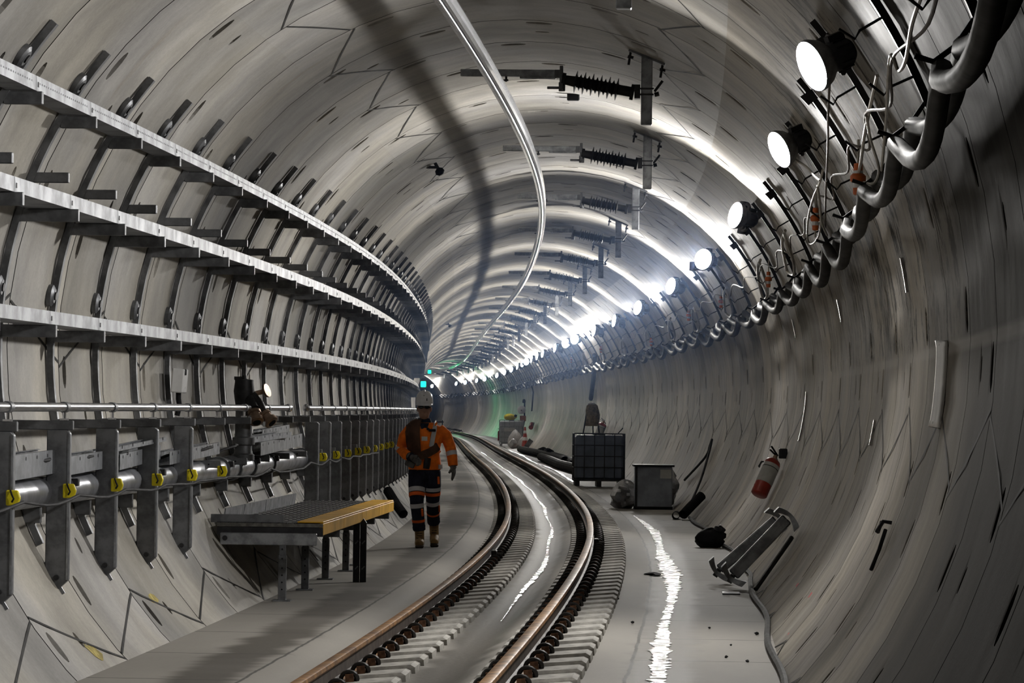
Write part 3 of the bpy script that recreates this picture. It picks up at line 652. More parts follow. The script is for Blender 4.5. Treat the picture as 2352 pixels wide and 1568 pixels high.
# ------------------------------------------------------------------ right wall: hangers, hoses, lamps
HS = [17.6 + 3.76 * k for k in range(-1, 70)]
def uvl_(deg, r, y=0.0): u, v = pol(deg, r); return Vector((u, y, v))
def make_hanger():
    t = thing('hose_hanger', 'x', 'hanger')
    b = MB(); arcstrip(b, 40.5, 22.0, .012, .05, .055, 12); b.build('hanger_bar', MT['dark'], t, smooth=.6)
    for d in (31.5, 25.2):
        b = MB(); b.tube([uvl_(d, .05, -.02), uvl_(d, .17, -.04), uvl_(d - .5, .21, -.045), uvl_(d + 1.2, .25, -.05)], .007, 6); b.build('hook_wire', MT['black'], t)
    b = MB(); b.tube([uvl_(22.6, .04), uvl_(21.2, .14), uvl_(20.6, .24), uvl_(21.6, .30)], .012, 6); b.build('hose_hook', MT['black'], t, smooth=1)
    b = MB(); b.prism([(-.03, -.03), (.05, -.05), (.07, .02), (-.02, .05)], -.02, .02); o = b.build('side_plate', MT['dark'], t); o.location = uvl_(37.6, .07, -.05); o.rotation_euler = (0, -rad(52), 0)
    return t
hg = None
for i, s in enumerate(HS):
    lab = 'dark curved hanger bar on the lamp side wall, %s from the near end' % nth(i + 1)
    if hg is None: t = hg = make_hanger(); t.location = W(s, 0, 0); t.rotation_euler = (0, 0, phi(s)); t['label'] = lab
    else: t = copy_tree(hg, lab, s)
    t['group'] = 'hanger bars on the wall'
for w, (dd, rr, lab, sg) in enumerate(((20.9, .135, 'fat grey hose slung from the hanger bars, the one against the wall', .10), (19.8, .24, 'fat dark hose slung from the hanger bars, the outer of the two', .15))):
    b = MB(); pp = []
    for i in range(-3, 80):
        a0 = 17.6 + 3.76 * i
        for j in range(10):
            f = j / 10; q = random.Random(i * 7 + w).uniform(.75, 1.2)
            sag = sg * q * 4 * (f * (1 - f)) ** .9
            u, v = pol(dd, rr + .02 * sin(i * 2.1)); pp.append(W(a0 + 3.76 * f, u + .03 * sin(pi * f), v - sag))
    b.tube(pp, .044, 10); tag(b.build('slung_hose', MT['hose'], smooth=1), lab, 'hose', 'hoses slung along the wall')
LAMPS = [(20.0, .28, 0), (27.5, .28, 0), (39.6, .28, 0), (51.1, .28, 1), (62.1, .28, 0), (75.1, .28, 0), (86.1, .28, -1), (97, .28, -1), (109.2, .28, 1), (115.9, .28, 1), (125, .28, -1), (138, .28, -1), (145, .28, -1), (153, .28, -1), (161.2, .28, 1), (168.1, .28, 0), (178, .28, -1), (191.1, .28, 0), (206.2, .28, 0), (222, .28, 0), (245, .28, 1), (257.8, .28, 0), (274.5, .28, 1), (286, .28, 0), (313, .28, 1)]
def make_lamp():
    t = thing('work_lamp', 'x', 'lamp')
    # built looking along local -y, its glass at the origin; hung from the wall by a yoke
    b = MB(); b.lathe([(.134, .022), (.134, .018), (.11, .014), (.0, .010)], (0, 0, 0), (0, 1, 0), 28); b.build('lamp_glass', MT['lens'], t, smooth=1)
    b = MB(); b.lathe([(.140, -.012), (.146, -.012), (.146, .012), (.125, .06), (.085, .105), (.07, .11), (.0, .108)], (0, 0, 0), (0, 1, 0), 28, cap=False); b.build('reflector', MT['galv'], t, smooth=.7)
    b = MB(); b.lathe([(.1405, -.010), (.1385, .012), (.136, .016), (.134, .020)], (0, 0, 0), (0, 1, 0), 28, cap=False); tag(b.build('inner_reflector', MT['white'], t, smooth=1), 'white inside of the reflector')
    b = MB(); b.lathe([(.07, .10), (.085, .13), (.085, .22), (.06, .25)], (0, 0, 0), (0, 1, 0), 20); b.box((0, .18, .085), (.05, .1, .06)); o = b.build('driver_housing', MT['dark'], t, smooth=.6)
    b = MB(); [b.box((.085 * cos(a), .175, .085 * sin(a)), (.02, .08, .006), Matrix.Rotation(-a, 4, 'Y')) for a in [i * pi / 6 for i in range(12)]]; b.build('cooling_fin', MT['dark'], o)
    return t
lp = None
for i, (s, r, tw) in enumerate(LAMPS):
    lab = 'bright round work lamp on the wall, %s from the near end' % nth(i + 1)
    if lp is None: t = lp = make_lamp(); t['label'] = lab
    else: t = copy_tree(lp, lab)
    t['group'] = 'round work lamps'
    d = 34.5 if i == 0 else (36.5 if i == 1 else 40.5)
    u, v = pol(d, r); c = W(s, u, v); f = phi(s)
    nv = (-.78, -.40, -.38) if i < 2 else {0: (-.84, -.48, .18), 1: (-.62, -.78, .10), -1: (-.96, -.24, .16)}[tw]
    y = -Vector((nv[0] * cos(f) - nv[1] * sin(f), nv[0] * sin(f) + nv[1] * cos(f), nv[2])).normalized()     # local y points away from the beam
    x = y.cross(Vector((0, 0, 1))).normalized(); z = x.cross(y)
    M = Matrix((x, y, z)).transposed().to_4x4(); M.translation = c; t.matrix_world = M; t.rotation_mode = 'XYZ'
    # yoke from housing to the bar behind
    b = MB(); e = wallp(s + .55, d + .5, .13); c2 = c + y * .16; Mi = M.inverted()
    b.tube([Mi @ (c2 + z * .10), Mi @ (c2 + z * .11 + (e - c2) * .4), Mi @ (e + z * .03)], .017, 6); b.tube([Mi @ (c2 - z * .10), Mi @ (c2 - z * .09 + (e - c2) * .4), Mi @ (e - z * .03)], .017, 6); b.tube([Mi @ (e - z * .06), Mi @ (e + z * .06)], .05, 10); b.build('yoke', MT['dark'], t, smooth=.7)
# thin cables looping between hooks, and their plugs
def cable(name, lab, pts, r, m, cat='cable', group=None, k=6):
    P = [wallp(*p) if len(p) == 3 else W(*p[1:]) for p in pts]; out = []
    n = len(P)
    for i in range(n - 1):
        p0, p1, p2, p3 = P[max(i - 1, 0)], P[i], P[i + 1], P[min(i + 2, n - 1)]
        for j in range(k):
            f = j / k; out.append(.5 * ((2 * p1) + (p2 - p0) * f + (2 * p0 - 5 * p1 + 4 * p2 - p3) * f * f + (3 * p1 - p0 - 3 * p2 + p3) * f ** 3))
    out.append(P[-1]); b = MB(); b.tube(out, r, 6); return tag(b.build(name, MT[m], smooth=1), lab, cat, group)
pp = [(12, 25.5, .2)]
for s in [16.3, 19.5, 22.0, 25.2, 27.8, 31, 34.7, 38.3, 42.2, 47, 50.2, 55, 58.9, 63, 66.8, 71, 75, 79, 83, 87]:
    d = 25.8 + (s - 16) * .105; pp += [(s, min(d, 30), .2)]
q2 = []
for i in range(len(pp) - 1): a, c = pp[i], pp[i + 1]; q2 += [a, ((a[0] + c[0]) / 2, (a[1] + c[1]) / 2 - 1.6 - .5 * (i % 3), .18)]
cable('supply_cable', 'long brown supply cable dipping from hook to hook under the lamps', q2 + [pp[-1]], .008, 'browncable')
cable('white_cable', 'white cable hanging in a bright U from the nearest hook', [(13.5, 25.6, .2), (14.6, 25.3, .2), (15.6, 24.3, .2), (16.25, 24.5, .2), (16.35, 26.1, .2), (18.3, 23.1, .2), (20.4, 20.6, .18)], .009, 'whitecable')
cable('lamp_cable', 'thin grey cable dropping from the nearest lamp to the hoses', [(20.6, 33.0, .2), (22.4, 31.4, .2), (24.3, 29.2, .2), (27, 26, .2), (28.8, 23.0, .2)], .008, 'browncable')
cable('white_cable', 'white cable loops holding the nearest orange plug', [(18.9, 28.5, .1), (19.4, 26.2, .18), (20.3, 25.0, .2), (21.6, 23.6, .2), (22.3, 23.0, .2)], .010, 'whitecable')
cable('white_cable', 'white cable falling beside the nearest orange plug to the hoses', [(19.5, 25.9, .2), (20.0, 23.8, .2), (20.6, 21.0, .18), (21.2, 20.2, .2), (21.4, 20.9, .24)], .009, 'whitecable')
cable('white_cable', 'coiled white cable around the second orange plug', [(26.6, 29.5, .15), (26.9, 28.2, .2), (28.5, 28.0, .2), (30.4, 27.0, .2), (31.9, 25.2, .2), (32.2, 23.6, .2), (31.2, 22.9, .2), (29.8, 23.4, .2), (28.2, 26.0, .2), (27.1, 28.2, .21), (27.5, 26.0, .23), (28.4, 23.8, .23), (29.0, 21.8, .2)], .009, 'whitecable')
cable('lamp_cable', 'thin white cable running from the second lamp down to a coil', [(27.6, 34.5, .24), (27.4, 32.0, .2), (27.0, 29.5, .2), (26.7, 28.4, .2)], .009, 'whitecable')
for i, s in enumerate((36, 43, 52.5, 62, 70, 79, 90, 101, 112, 121)):
    d = 26.5; q = random.Random(i)
    cable('white_cable', 'pale cable loop hung below the lamps, %s past the second orange plug' % nth(i + 1), [(s, 30, .15), (s + .6, 28.5, .2), (s + 1.8, d - 1.5, .2), (s + 2.1, d - 4.2 + q.uniform(-1, 1), .2), (s + 1.3, d - 5, .2), (s + .3, d - 3.0, .2), (s - .2, d + 1, .2), (s, 29.5, .18)], .013 + .0003 * s * .3, 'whitecable', group='pale cable loops under the lamps')
pg = None
for i, (s, d) in enumerate(((22.2, 22.3), (29.3, 25.2), (42.1, 24.6), (54.2, 27), (63.6, 28), (78.7, 24), (100.8, 28.6), (120.7, 28))):
    lab = 'orange and clear cable plug hanging below the lamps, %s from the near end' % nth(i + 1)
    u, v = pol(d, .22)
    if pg is None:
        t = pg = thing('cable_plug', lab, 'plug', s, u, v)
        b = MB(); b.lathe([(.018, .10), (.03, .098), (.034, .05), (.034, .04)], n=14); b.lathe([(.045, -.02), (.056, -.01), (.056, .02), (.04, .035)], n=14); b.lathe([(.02, -.10), (.034, -.095), (.036, -.06), (.036, -.055)], n=14); b.build('orange_collar', MT['orange'], t, smooth=.6)
        b = MB(); b.lathe([(.03, -.07), (.034, -.06), (.036, .05), (.03, .06)], n=14); b.build('clear_body', MT['white'], t, smooth=.7)
        b = MB(); b.cyl((0, 0, .1), (.0, 0, .25), .010, 8); b.cyl((0, 0, -.1), (.0, 0, -.16), .010, 8); b.build('cable_tail', MT['whitecable'], t)
    else: t = copy_tree(pg, lab, s, u, v)
    t['group'] = 'orange cable plugs'
    t.scale = (.85, .85, .95) if i == 0 else (.72, .72, .9)
b = MB(); b.tube([wallp(108, 26, .1), wallp(110, 20, .1), wallp(113.1, 12.2, .1), wallp(116, 0, .1)], .07, 8); tag(b.build('down_hose', MT['hose'], smooth=1), 'dark hose running down the wall to the khaki sack', 'hose')
b = MB(); b.tube([wallp(176, 24, .1), wallp(178, 10, .1), wallp(180, -8, .12)], .035, 8); tag(b.build('down_hose', MT['hose'], smooth=1), 'thin dark hose down the wall behind the far white tank', 'hose')
cable('wall_hose', 'dark hose hanging down the lower wall behind the cabinet, outer one', [(62.5, -17, .05), (62.5, -19.5, .05), (62.5, -23.4, .05), (64.7, -33, .05)], .022, 'hose')
cable('wall_hose', 'dark hose hanging down the lower wall to the corrugated pipe', [(62.5, -17, .05), (62.0, -21.7, .05), (60.6, -30.9, .05), (59, -39, .05)], .02, 'hose')
cable('floor_hose', 'grey drain hose snaking along the foot of the lamp side wall', [('f', s, 2.185 + .025 * sin(s * .9) + (.03 if 36 < s < 44 else 0), .028) for s in np.arange(15, 57, 1.1)], .024, 'hose', k=4)
# cover plate, shiny strips and small fixings on the right wall
t = thing('cover_plate', 'white curved cover plate on the wall, tallest bright strip', 'cover plate')
b = MB(); vs = []; n, k = 12, 8
for i in range(n + 1):
    d = .6 - 9.3 * i / n
    for j in range(k + 1):
        a = pi * j / k; fl_ = 1.12 if i in (0, n) else 1; vs.append(wallp(20.05 + .11 * (1 - cos(a)) * fl_, d, .006 + .055 * sin(a) * fl_))
b.add(vs, [(i * (k + 1) + j, i * (k + 1) + j + 1, (i + 1) * (k + 1) + j + 1, (i + 1) * (k + 1) + j) for i in range(n) for j in range(k)]); o = b.build('plate', MT['gloss'], t, smooth=.9)
md = o.modifiers.new('thickness', 'SOLIDIFY'); md.thickness = .006
b = MB(); [b.cyl(wallp(20.1, d, .0), wallp(20.1, d, .05), .012, 8) for d in (.2, -8.3)]; b.build('screw', MT['dark'], t)
for i, (s, d0, d1, w, lab) in enumerate(((42.2, -2.8, -13.9, .05, 'long shiny strip on the wall above the big extinguisher'), (28.3, -8.3, -12.2, .035, 'short shiny strip low on the wall left of the white plate'), (23.9, 12.5, 8.1, .03, 'nearest of the three shiny strips below the hoses'), (34.3, 13.4, 9.2, .035, 'middle of the three shiny strips below the hoses'), (43.9, 14.5, 10.1, .04, 'farthest of the three shiny strips below the hoses'))):
    b = MB(); vs = []
    for j in range(7):
        d = d0 + (d1 - d0) * j / 6
        vs += [wallp(s - w / 2, d, .002), wallp(s + w / 2, d, .002), wallp(s + w / 2, d, .02), wallp(s - w / 2, d, .02)]
    fs = [(4 * j + a, 4 * j + (a + 1) % 4, 4 * j + 4 + (a + 1) % 4, 4 * j + 4 + a) for j in range(6) for a in range(4)] + [(0, 1, 2, 3), (27, 26, 25, 24)]
    b.add(vs, fs); tag(b.build('metal_strip', MT['alu'], smooth=.6), lab, 'metal strip', 'shiny strips on the wall')
def extinguisher(lab, base, axis, h, r, m='red', label_part=True, bracket=True):
    t = thing('fire_extinguisher', lab, 'fire extinguisher', loc=base); a = Vector(axis).normalized(); x = a.orthogonal().normalized(); y = a.cross(x); M = Matrix((x, y, a)).transposed().to_4x4()
    b = MB(); b.lathe([(r * .9, 0), (r, .01), (r, h * .86), (r * .9, h * .93), (r * .55, h * .985), (r * .3, h)], n=24); b.build('cylinder', MT[m], t, smooth=.8, M=M)
    if label_part:
        b = MB(); b.lathe([(r * 1.004, h * .30), (r * 1.012, h * .302), (r * 1.012, h * .82), (r * 1.004, h * .822)], n=24); o = b.build('paper_band', MT['paper'], t, smooth=.8, M=M); tag(o, 'pale instruction label')
        b = MB(); b.lathe([(r * 1.014, h * .715), (r * 1.022, h * .716), (r * 1.022, h * .73), (r * 1.014, h * .731)], n=24); b.build('label_line', MT['black'], o, smooth=.8)
    b = MB(); b.lathe([(r * .22, h), (r * .3, h + .02), (r * .26, h + .05), (r * .12, h + .06)], n=12); o = b.build('valve', MT['brass'], t, smooth=.7, M=M)
    b = MB(); b.box((-r * .5, 0, h + .055), (r * 1.5, .02, .012)); b.box((-r * .5, 0, h + .085), (r * 1.6, .02, .012), Matrix.Rotation(.2, 4, 'Y')); b.build('handle', MT['black'], t, M=M)
    b = MB(); b.tube([(r * .2, 0, h + .03), (r * .9, .02, h + .02), (r * 1.25, .03, h - .1), (r * 1.2, .03, h * .45), (r * 1.15, .03, h * .3)], .012, 8); b.build('hose', MT['black'], t, smooth=1, M=M)
    return t
a0, a1 = wallp(43.9, -28.9, .125), wallp(44.1, -19.3, .125)
extinguisher('red fire extinguisher with pale label hung on the wall, largest of them', a0, a1 - a0, .50, .10)
b = MB(); b.box(wallp(44.1, -17.5, .05), (.1, .08, .12)); tag(b.build('wall_bracket', MT['dark'], bevel=.01), 'black bracket on the wall above the largest extinguisher', 'bracket')
a0, a1 = wallp(105.8, -25, .13), wallp(105.8, -17, .13); extinguisher('red extinguisher with white label showing above the dark tank', a0, a1 - a0, .5, .12)
a0, a1 = wallp(171.5, -25, .15), wallp(172.5, -17, .15); extinguisher('dark red extinguisher on the wall behind the traffic cone', a0, a1 - a0, .52, .11, label_part=False)
extinguisher('small red cylinder standing on the floor left of the far white tank', W(200, 1.75, .01), (0, 0, 1), .55, .11, label_part=False)
for i, (s, d) in enumerate(((37.5, -21.0), (22.3, -21.5))):
    t = thing('wall_clip', ('small black hooked clip on the wall left of the largest extinguisher', 'black cable clip with a short tail on the near wall')[i], 'clip'); s = (48.0, 22.3)[i]; d = (-21.5, -21.5)[i]
    b = MB(); b.tube([wallp(s, d + 1, .01), wallp(s, d + .8, .06), wallp(s + .1, d - .6, .07), wallp(s + .3, d - .7, .05), wallp(s + .35, d + .6, .05)], .012, 6); b.build('hook', MT['black'], t, smooth=1)
    if i: b = MB(); b.tube([wallp(s, d, .03), wallp(s - .05, d - 2.5, .02), wallp(s - .12, d - 5, .015)], .012, 6); b.build('tail', MT['black'], t)
for i, (s, d) in enumerate(((27.2, -35.5), (29.6, -36.8), (26.2, -40.5), (60.5, -33), (57.8, -38))):
    b = MB(); q = random.Random(i + 90); c0 = math.degrees(1 / R)
    n = 9; an = [2 * pi * j / n for j in range(n)]; b.add([wallp(s + (.14 if i % 2 else .09) * sin(a) * q.uniform(.5, 1), d + 1.1 * cos(a) * q.uniform(.5, 1), .002) for a in an], [tuple(range(n))])
    tag(b.build('paint_mark', MT['pink']), 'small smear of pink marker paint low on the wall, %s from the near end' % nth(i + 1), 'paint mark', 'pink paint marks')
# the props leaning on the wall
def prop_strut(lab, s, a, c, w=.115):
    t = thing('steel_prop', lab, 'prop', s, 0, 0); a = Vector((a[0], 0, a[1])); c = Vector((c[0], 0, c[1])); d = (c - a).normalized(); pv = Vector((-d.z, 0, d.x)); yv = Vector((0, 1, 0))
    b = MB(); b.bar(a + d * .03, c - d * .03, w, w, up=(0, 1, 0)); o = b.build('square_tube', MT['galv'], t, bevel=.012)
    b = MB(); b.bar(a + d * .03 + yv * -w * .52, c - d * .03 + yv * -w * .52, .012, .006, up=(0, 1, 0)); b.build('weld_seam', MT['galv'], o)
    for e, sg in ((a, 1), (c, -1)):
        b = MB(); vs = []; n = 10
        for i in range(n + 1):
            f = i / n * 2 - 1; off = e + pv * f * .13 + d * sg * (-.03 + .035 * f * f)
            wd = .08 + .05 * abs(f) ** 2
            vs += [off - yv * wd, off + yv * wd, off + yv * wd + d * sg * (.035 + .03 * abs(f)), off - yv * wd + d * sg * (.035 + .03 * abs(f))]
        fs = [(4 * j + k_, 4 * j + (k_ + 1) % 4, 4 * j + 4 + (k_ + 1) % 4, 4 * j + 4 + k_) for j in range(n) for k_ in range(4)] + [(0, 1, 2, 3), (4 * n + 3, 4 * n + 2, 4 * n + 1, 4 * n)]
        b.add(vs, fs); b.build('saddle_plate', MT['galv'], t, smooth=.5)
    b = MB(); b.bar(a - d * .05 - pv * .02, a + d * .03, .05, .05, up=(0, 1, 0)); b.build('end_peg', MT['galv_dark'], t)
    return t
prop_strut('grey square steel prop with flared saddle ends leaning on the wall, nearer one', 34.4, (1.99, .12), (2.52, .69))
prop_strut('grey square steel prop half hidden behind the nearer one', 35.6, (1.88, .12), (2.46, .64), .1)
b = MB(); b.tube([W(33.6, 2.2, .05), W(34.2, 2.54, .50)], .022, 8); tag(b.build('steel_rod', MT['dark']), 'thin dark rod lying against the wall beside the props', 'rod')
t = thing('floor_plate', 'small square dark plate on the floor under the prop', 'plate', 33.7, 1.98, .006); b = MB(); b.box((0, 0, 0), (.16, .35, .012)); b.build('plate', MT['dark'], t)
t = thing('rubble_bag', 'crumpled black bag slumped at the foot of the wall', 'bag', 45.0, 2.05, 0); b = MB(); b.lump((-.02, 0, .1), (.34, .3, .26), 4, .25); b.build('bag', MT['black'], t, smooth=3.2)
b = MB(); b.box((.10, 0, .22), (.10, .1, .08), Matrix.Rotation(.7, 4, 'Y')); b.lathe([(.05, 0), (.05, .06)], (.05, -.05, .2), (.4, 0, 1), 10); b.build('loose_hardware', MT['dark'], t, bevel=.01)
t = thing('small_box', 'small orange brown box half hidden behind the props', 'box', 39.6, 2.26, 0); b = MB(); b.box((0, 0, .11), (.14, .2, .2), Matrix.Rotation(.45, 4, 'Y')); b.build('carton', MT['brownbox'], t, bevel=.006)
b = MB(); b.box((.075, 0, .215), (.10, .18, .04), Matrix.Rotation(.45, 4, 'Y')); b.build('dark_lid', MT['black'], t)
corrugated('corrugated_pipe', 'black corrugated pipe leaning on the wall beside the cabinet', [W(56.6, 2.10, .075), W(56.8, 2.22, .19), wallp(57, -36, .09)], .075, 'black', 'pipe')
corrugated('corrugated_pipe', 'short stub of black corrugated pipe on the floor by the cabinet', [W(56.5, 1.98, .06), W(57.1, 2.02, .06)], .06, 'black', 'pipe')
t = thing('timber_offcut', 'pale timber offcut on the floor at the end of the drain hose', 'offcut', 56.3, 2.11, .0); b = MB(); b.box((0.02, -.3, .012), (.16, .12, .024)); b.build('timber', MT['paper'], t)
t = thing('debris_clump', 'dark ragged clump of debris beside the wet trickle', 'debris', 37.2, 1.27, 0); b = MB(); b.lump((0, 0, .012), (.15, .35, .04), 8, .35); b.build('clump', MT['black'], t)
# grey cabinet wrapped at its sides
t = thing('grey_cabinet', 'squat grey steel cabinet with a paper label by the drain', 'cabinet', 62.2, 1.865, 0)
b = MB(); b.box((0, .2, .38), (.62, .55, .68)); b.build('body', MT['cabinet'], t, bevel=.012)
b = MB(); b.box((0, .2, .735), (.69, .62, .035)); b.build('lid', MT['dark'], t, bevel=.006)
b = MB(); b.box((.0, .2, .025), (.64, .56, .05)); b.build('plinth', MT['black'], t)
b = MB(); b.box((.20, -.078, .60), (.19, .004, .15)); b.build('paper_label', MT['paper'], t); b = MB(); b.box((-.295, -.08, .38), (.04, .012, .68)); b.build('corner_post', MT['dark'], t)
t = thing('plastic_sheeting', 'crumpled clear plastic sheeting heaped left of the grey cabinet', 'plastic sheet', 62.7, 1.40, 0); b = MB(); b.lump((0, 0, .22), (.46, .6, .48), 2, .3, nu=26, nv=14); b.build('sheet', MT['plastic'], t, smooth=.6)
t = thing('plastic_sheeting', 'crumpled clear plastic sheeting bulging right of the grey cabinet', 'plastic sheet', 63.2, 2.08, 0); b = MB(); b.lump((.06, 0, .34), (.34, .5, .62), 3, .3, nu=26, nv=14); b.build('sheet', MT['plastic'], t, smooth=.6)
# caged tanks
def ibc(lab, s, u, m, cage, w=1.10, h=1.16, d=1.0):
    t = thing('caged_tank', lab, 'tank', s, u, 0)
    b = MB(); b.box((0, d / 2, .135), (w, d, .03)); [b.box((x * w * .43, d / 2, .06), (.1, d, .12)) for x in (-1, 0, 1)]; b.build('pallet', MT['dark'] if cage == 'dark' else MT['galv'], t)
    b = MB(); b.box((0, d / 2, .15 + (h - .19) / 2), (w - .05, d - .05, h - .19)); b.build('tank', MT[m], t, bevel=.05)
    b = MB(); b.lathe([(.12, 0), (.12, .03), (.10, .035)], (0, d / 2, h - .045), n=16); b.build('lid', MT['black'], t)
    b = MB()
    for z in (.17, .42, .66, .90, h - .01):
        for y in (0, d): b.bar((-w / 2, y, z), (w / 2, y, z), .02, .02)
        for x in (-w / 2, w / 2): b.bar((x, 0, z), (x, d, z), .02, .02)
    for i in range(6):
        x = -w / 2 + w * i / 5
        for y in (0, d): b.bar((x, y, .12), (x, y, h), .02, .02, up=(1, 0, 0))
    for i in range(1, 5):
        for x in (-w / 2, w / 2): b.bar((x, d * i / 5, .12), (x, d * i / 5, h), .02, .02, up=(1, 0, 0))
    b.build('cage', MT[cage], t); return t
ibc('dark caged tank standing beside the track with a khaki sack above it', 80.6, 1.58, 'ibc_dark', 'dark')
far = ibc('pale milky caged tank far along the track by the traffic cone', 167, 1.64, 'ibc_light', 'galv', 1.08, 1.2); b = MB(); b.box((-.1, -.015, .76), (.5, .01, .16)); b.build('label', MT['paper'], far)
t = thing('sack_stand', 'khaki sack draped over a thin stand on top of the dark tank', 'sack', 81.1, 1.43, 1.165)
b = MB(); [b.tube([(x, y, 0), (x * .5, y * .5, .6)], .016, 6) for x, y in ((-.19, 0), (.02, -.1), (.16, .06))]; b.build('stand_leg', MT['dark'], t)
b = MB(); b.lathe([(.16, .15), (.15, .19), (.135, .35), (.145, .5), (.12, .6), (.06, .64)], n=14, sx=1.0, sy=.8); b.lump((.08, -.03, .36), (.17, .2, .46), 5, .12); b.build('sack', MT['khaki'], t, smooth=.8)
b = MB(); b.lathe([(.085, .625), (.09, .64), (.06, .67), (.0, .675)], (-.02, 0, 0), n=14); b.build('white_cap', MT['white'], t, smooth=1)
b = MB(); b.tube([W(80.9, 2.0, 1.17), W(81.0, 2.1, 1.28)], .012, 6); tag(b.build('bent_rod', MT['black']), 'short black rod sticking up from the dark tank corner', 'rod')
t = thing('yellow_bag', 'yellow plastic bag lying on the far milky tank', 'bag', 167.4, 1.6, 1.19); b = MB(); b.lump((-.05, 0, .14), (.55, .5, .3), 6, .15); b.build('bag', MT['yellow'], t, smooth=3.2); b = MB(); b.cyl((.2, -.2, .2), (.22, -.27, .2), .06, 10); b.build('opening', MT['black'], t)
t = thing('dish_light', 'round pale dish light on a black stand behind the far milky tank', 'light', 170.5, 2.17, 0)
b = MB(); b.cyl((-.06, 0, .0), (.12, 0, 1.2), .035, 8); b.cyl((.12, 0, 1.2), (.12, 0, 2.0), .035, 8); b.cyl((-.3, .2, .0), (.12, 0, 1.2), .03, 8); b.build('stand', MT['black'], t)
b = MB(); b.lathe([(.0, .0), (.10, .01), (.19, .06), (.2, .09), (.0, .12)], (-.03, -.14, 1.66), (.1, 1, .05), 20); b.build('dish', MT['white'], t, smooth=.8); b = MB(); b.lathe([(.03, -.02), (.03, .02)], (-.03, -.14, 1.64), (0, 1, 0), 8); b.build('hub', MT['dark'], t)
b = MB(); b.lathe([(.06, 0), (.08, .05), (.06, .16), (.02, .18)], (.09, 0, 1.98), n=10); b.build('black_cap', MT['black'], t)
b = MB(); b.box((.05, .02, 1.27), (.28, .2, .26)); tag(b.build('orange_box', MT['brownbox'], t, bevel=.02), 'orange brown box strapped to the stand')
t = thing('traffic_cone', 'orange traffic cone with pale bands beside white bags', 'traffic cone', 157.5, 2.0, 0)
b = MB(); b.box((0, 0, .02), (.38, .38, .04)); b.build('base', MT['red'], t, bevel=.015); b = MB(); b.lathe([(.155, .04), (.035, .93), (.025, .94)], n=18); b.build('cone', MT['red'], t, smooth=.8)
b = MB(); 
for z0, z1 in ((.36, .5), (.66, .78)): b.lathe([(.155 - .135 * (z - .04) if False else .157 - .12 * (z - .04) / .89 + .003, z) for z in (z0, z1)], n=18)
b.build('pale_band', MT['white'], t, smooth=.8)
for i, (s, u, sz, lab) in enumerate(((160.3, 1.66, .62, 'white plastic bag heaped highest in front of the milky tank'), (158.8, 2.0, .5, 'white plastic bag slumped between the cone and the taller bag'), (158.0, 1.5, .4, 'grey plastic bag squeezed low beside the milky tank'))):
    t = thing('plastic_bag', lab, 'bag', s, u, 0); b = MB(); b.lump((0, 0, sz * .5), (sz * .9, sz, sz * (1.5 if i == 0 else 1.1)), 11 + i, .2); b.build('bag', MT['whitebag' if i < 2 else 'plastic'], t, smooth=.7)
t = thing('board_offcut', 'grey board propped on the floor right of the traffic cone', 'board', 156.0, 2.03, .0); b = MB(); b.bar((-.05, 0, .03), (.2, .1, .40), .2, .05, up=(0, 1, 0)); b.build('board', MT['galv_dark'], t)
for i, (pts, r, lab) in enumerate((([(143, 1.45, .14), (132, 1.72, .14), (122, 1.85, .14), (112, 1.98, .14)], .13, 'fat dark corrugated hose lying along the wall, farthest of the pile'), ([(120, 1.52, .14), (112, 1.55, .14), (104, 1.52, .14), (97, 1.66, .14), (90, 1.95, .14)], .13, 'fat grey corrugated hose bending towards the dark tank'), ([(126, 2.12, .13), (118, 2.14, .13), (108, 2.14, .13)], .12, 'dark corrugated hose tucked against the wall in the pile'))):
    corrugated('duct_hose', lab, [W(*p) for p in pts], r, 'hose', 'hose', 'corrugated hoses by the wall', .22)
for i, (s, u) in enumerate(((133, 2.02), (129, 2.05), (105.5, 2.02), (101.5, 2.0))):
    t = thing('dark_bag', 'dark bag slumped on the hose pile, %s from the traffic cone' % nth(i + 1), 'bag', s, u, 0); b = MB(); b.lump((0, 0, .15), (.4, .6, .34), 30 + i, .2); b.build('bag', MT['black'], t)
t = thing('scrap_plate', 'rusty flat plate beside the far rail near the dark tank', 'plate', 83.5, .86, .03); b = MB(); b.box((0, 0, .02), (.2, .5, .02), Matrix.Rotation(.1, 4, 'Y')); b.build('plate', MT['shoulder'], t)
for i in range(5):
    b = MB(); ss = np.arange(262 + i * 5, 330 + i * 2, 3.0); b.tube([W(a, 1.35 + .14 * i, .12 + .13 * (i % 2) + .05 * sin(a * .3 + i)) for a in ss], .06, 6); tag(b.build('stacked_pipe', MT['hose'], smooth=1), 'dark pipe lying beside the distant bend, %s from the track' % nth(i + 1), 'pipe', 'pipes stacked at the bend')
t = thing('barrier_rail', 'dark barrier across the distant bend past the green light', 'barrier', 300, 0.9, 0); b = MB(); [b.box((0, 0, z), (2.4, .06, .12)) for z in (.35, .75)]; b.build('board', MT['brownbox'], t); b = MB(); [b.box((x, 0, .45), (.08, .06, .9)) for x in (-1.1, 0, 1.1)]; b.build('post', MT['dark'], t)
for i, (s, d, cm) in enumerate(((26.4, 217.5, 'yellowpaint'), (23.1, 221, 'yellowpaint'))):
    q = random.Random(i + 70); an = [2 * pi * j / 11 for j in range(11)]; b = MB(); b.add([wallp(s + .22 * sin(a) * q.uniform(.4, 1), d + 2.0 * cos(a) * q.uniform(.5, 1), .003) for a in an], [tuple(range(11))])
    tag(b.build('paint_mark', MT['yellow_smear']), ('yellow paint smear low on the beige wall near the platform', 'yellow paint smear low on the beige wall in the near corner')[i], 'paint mark')
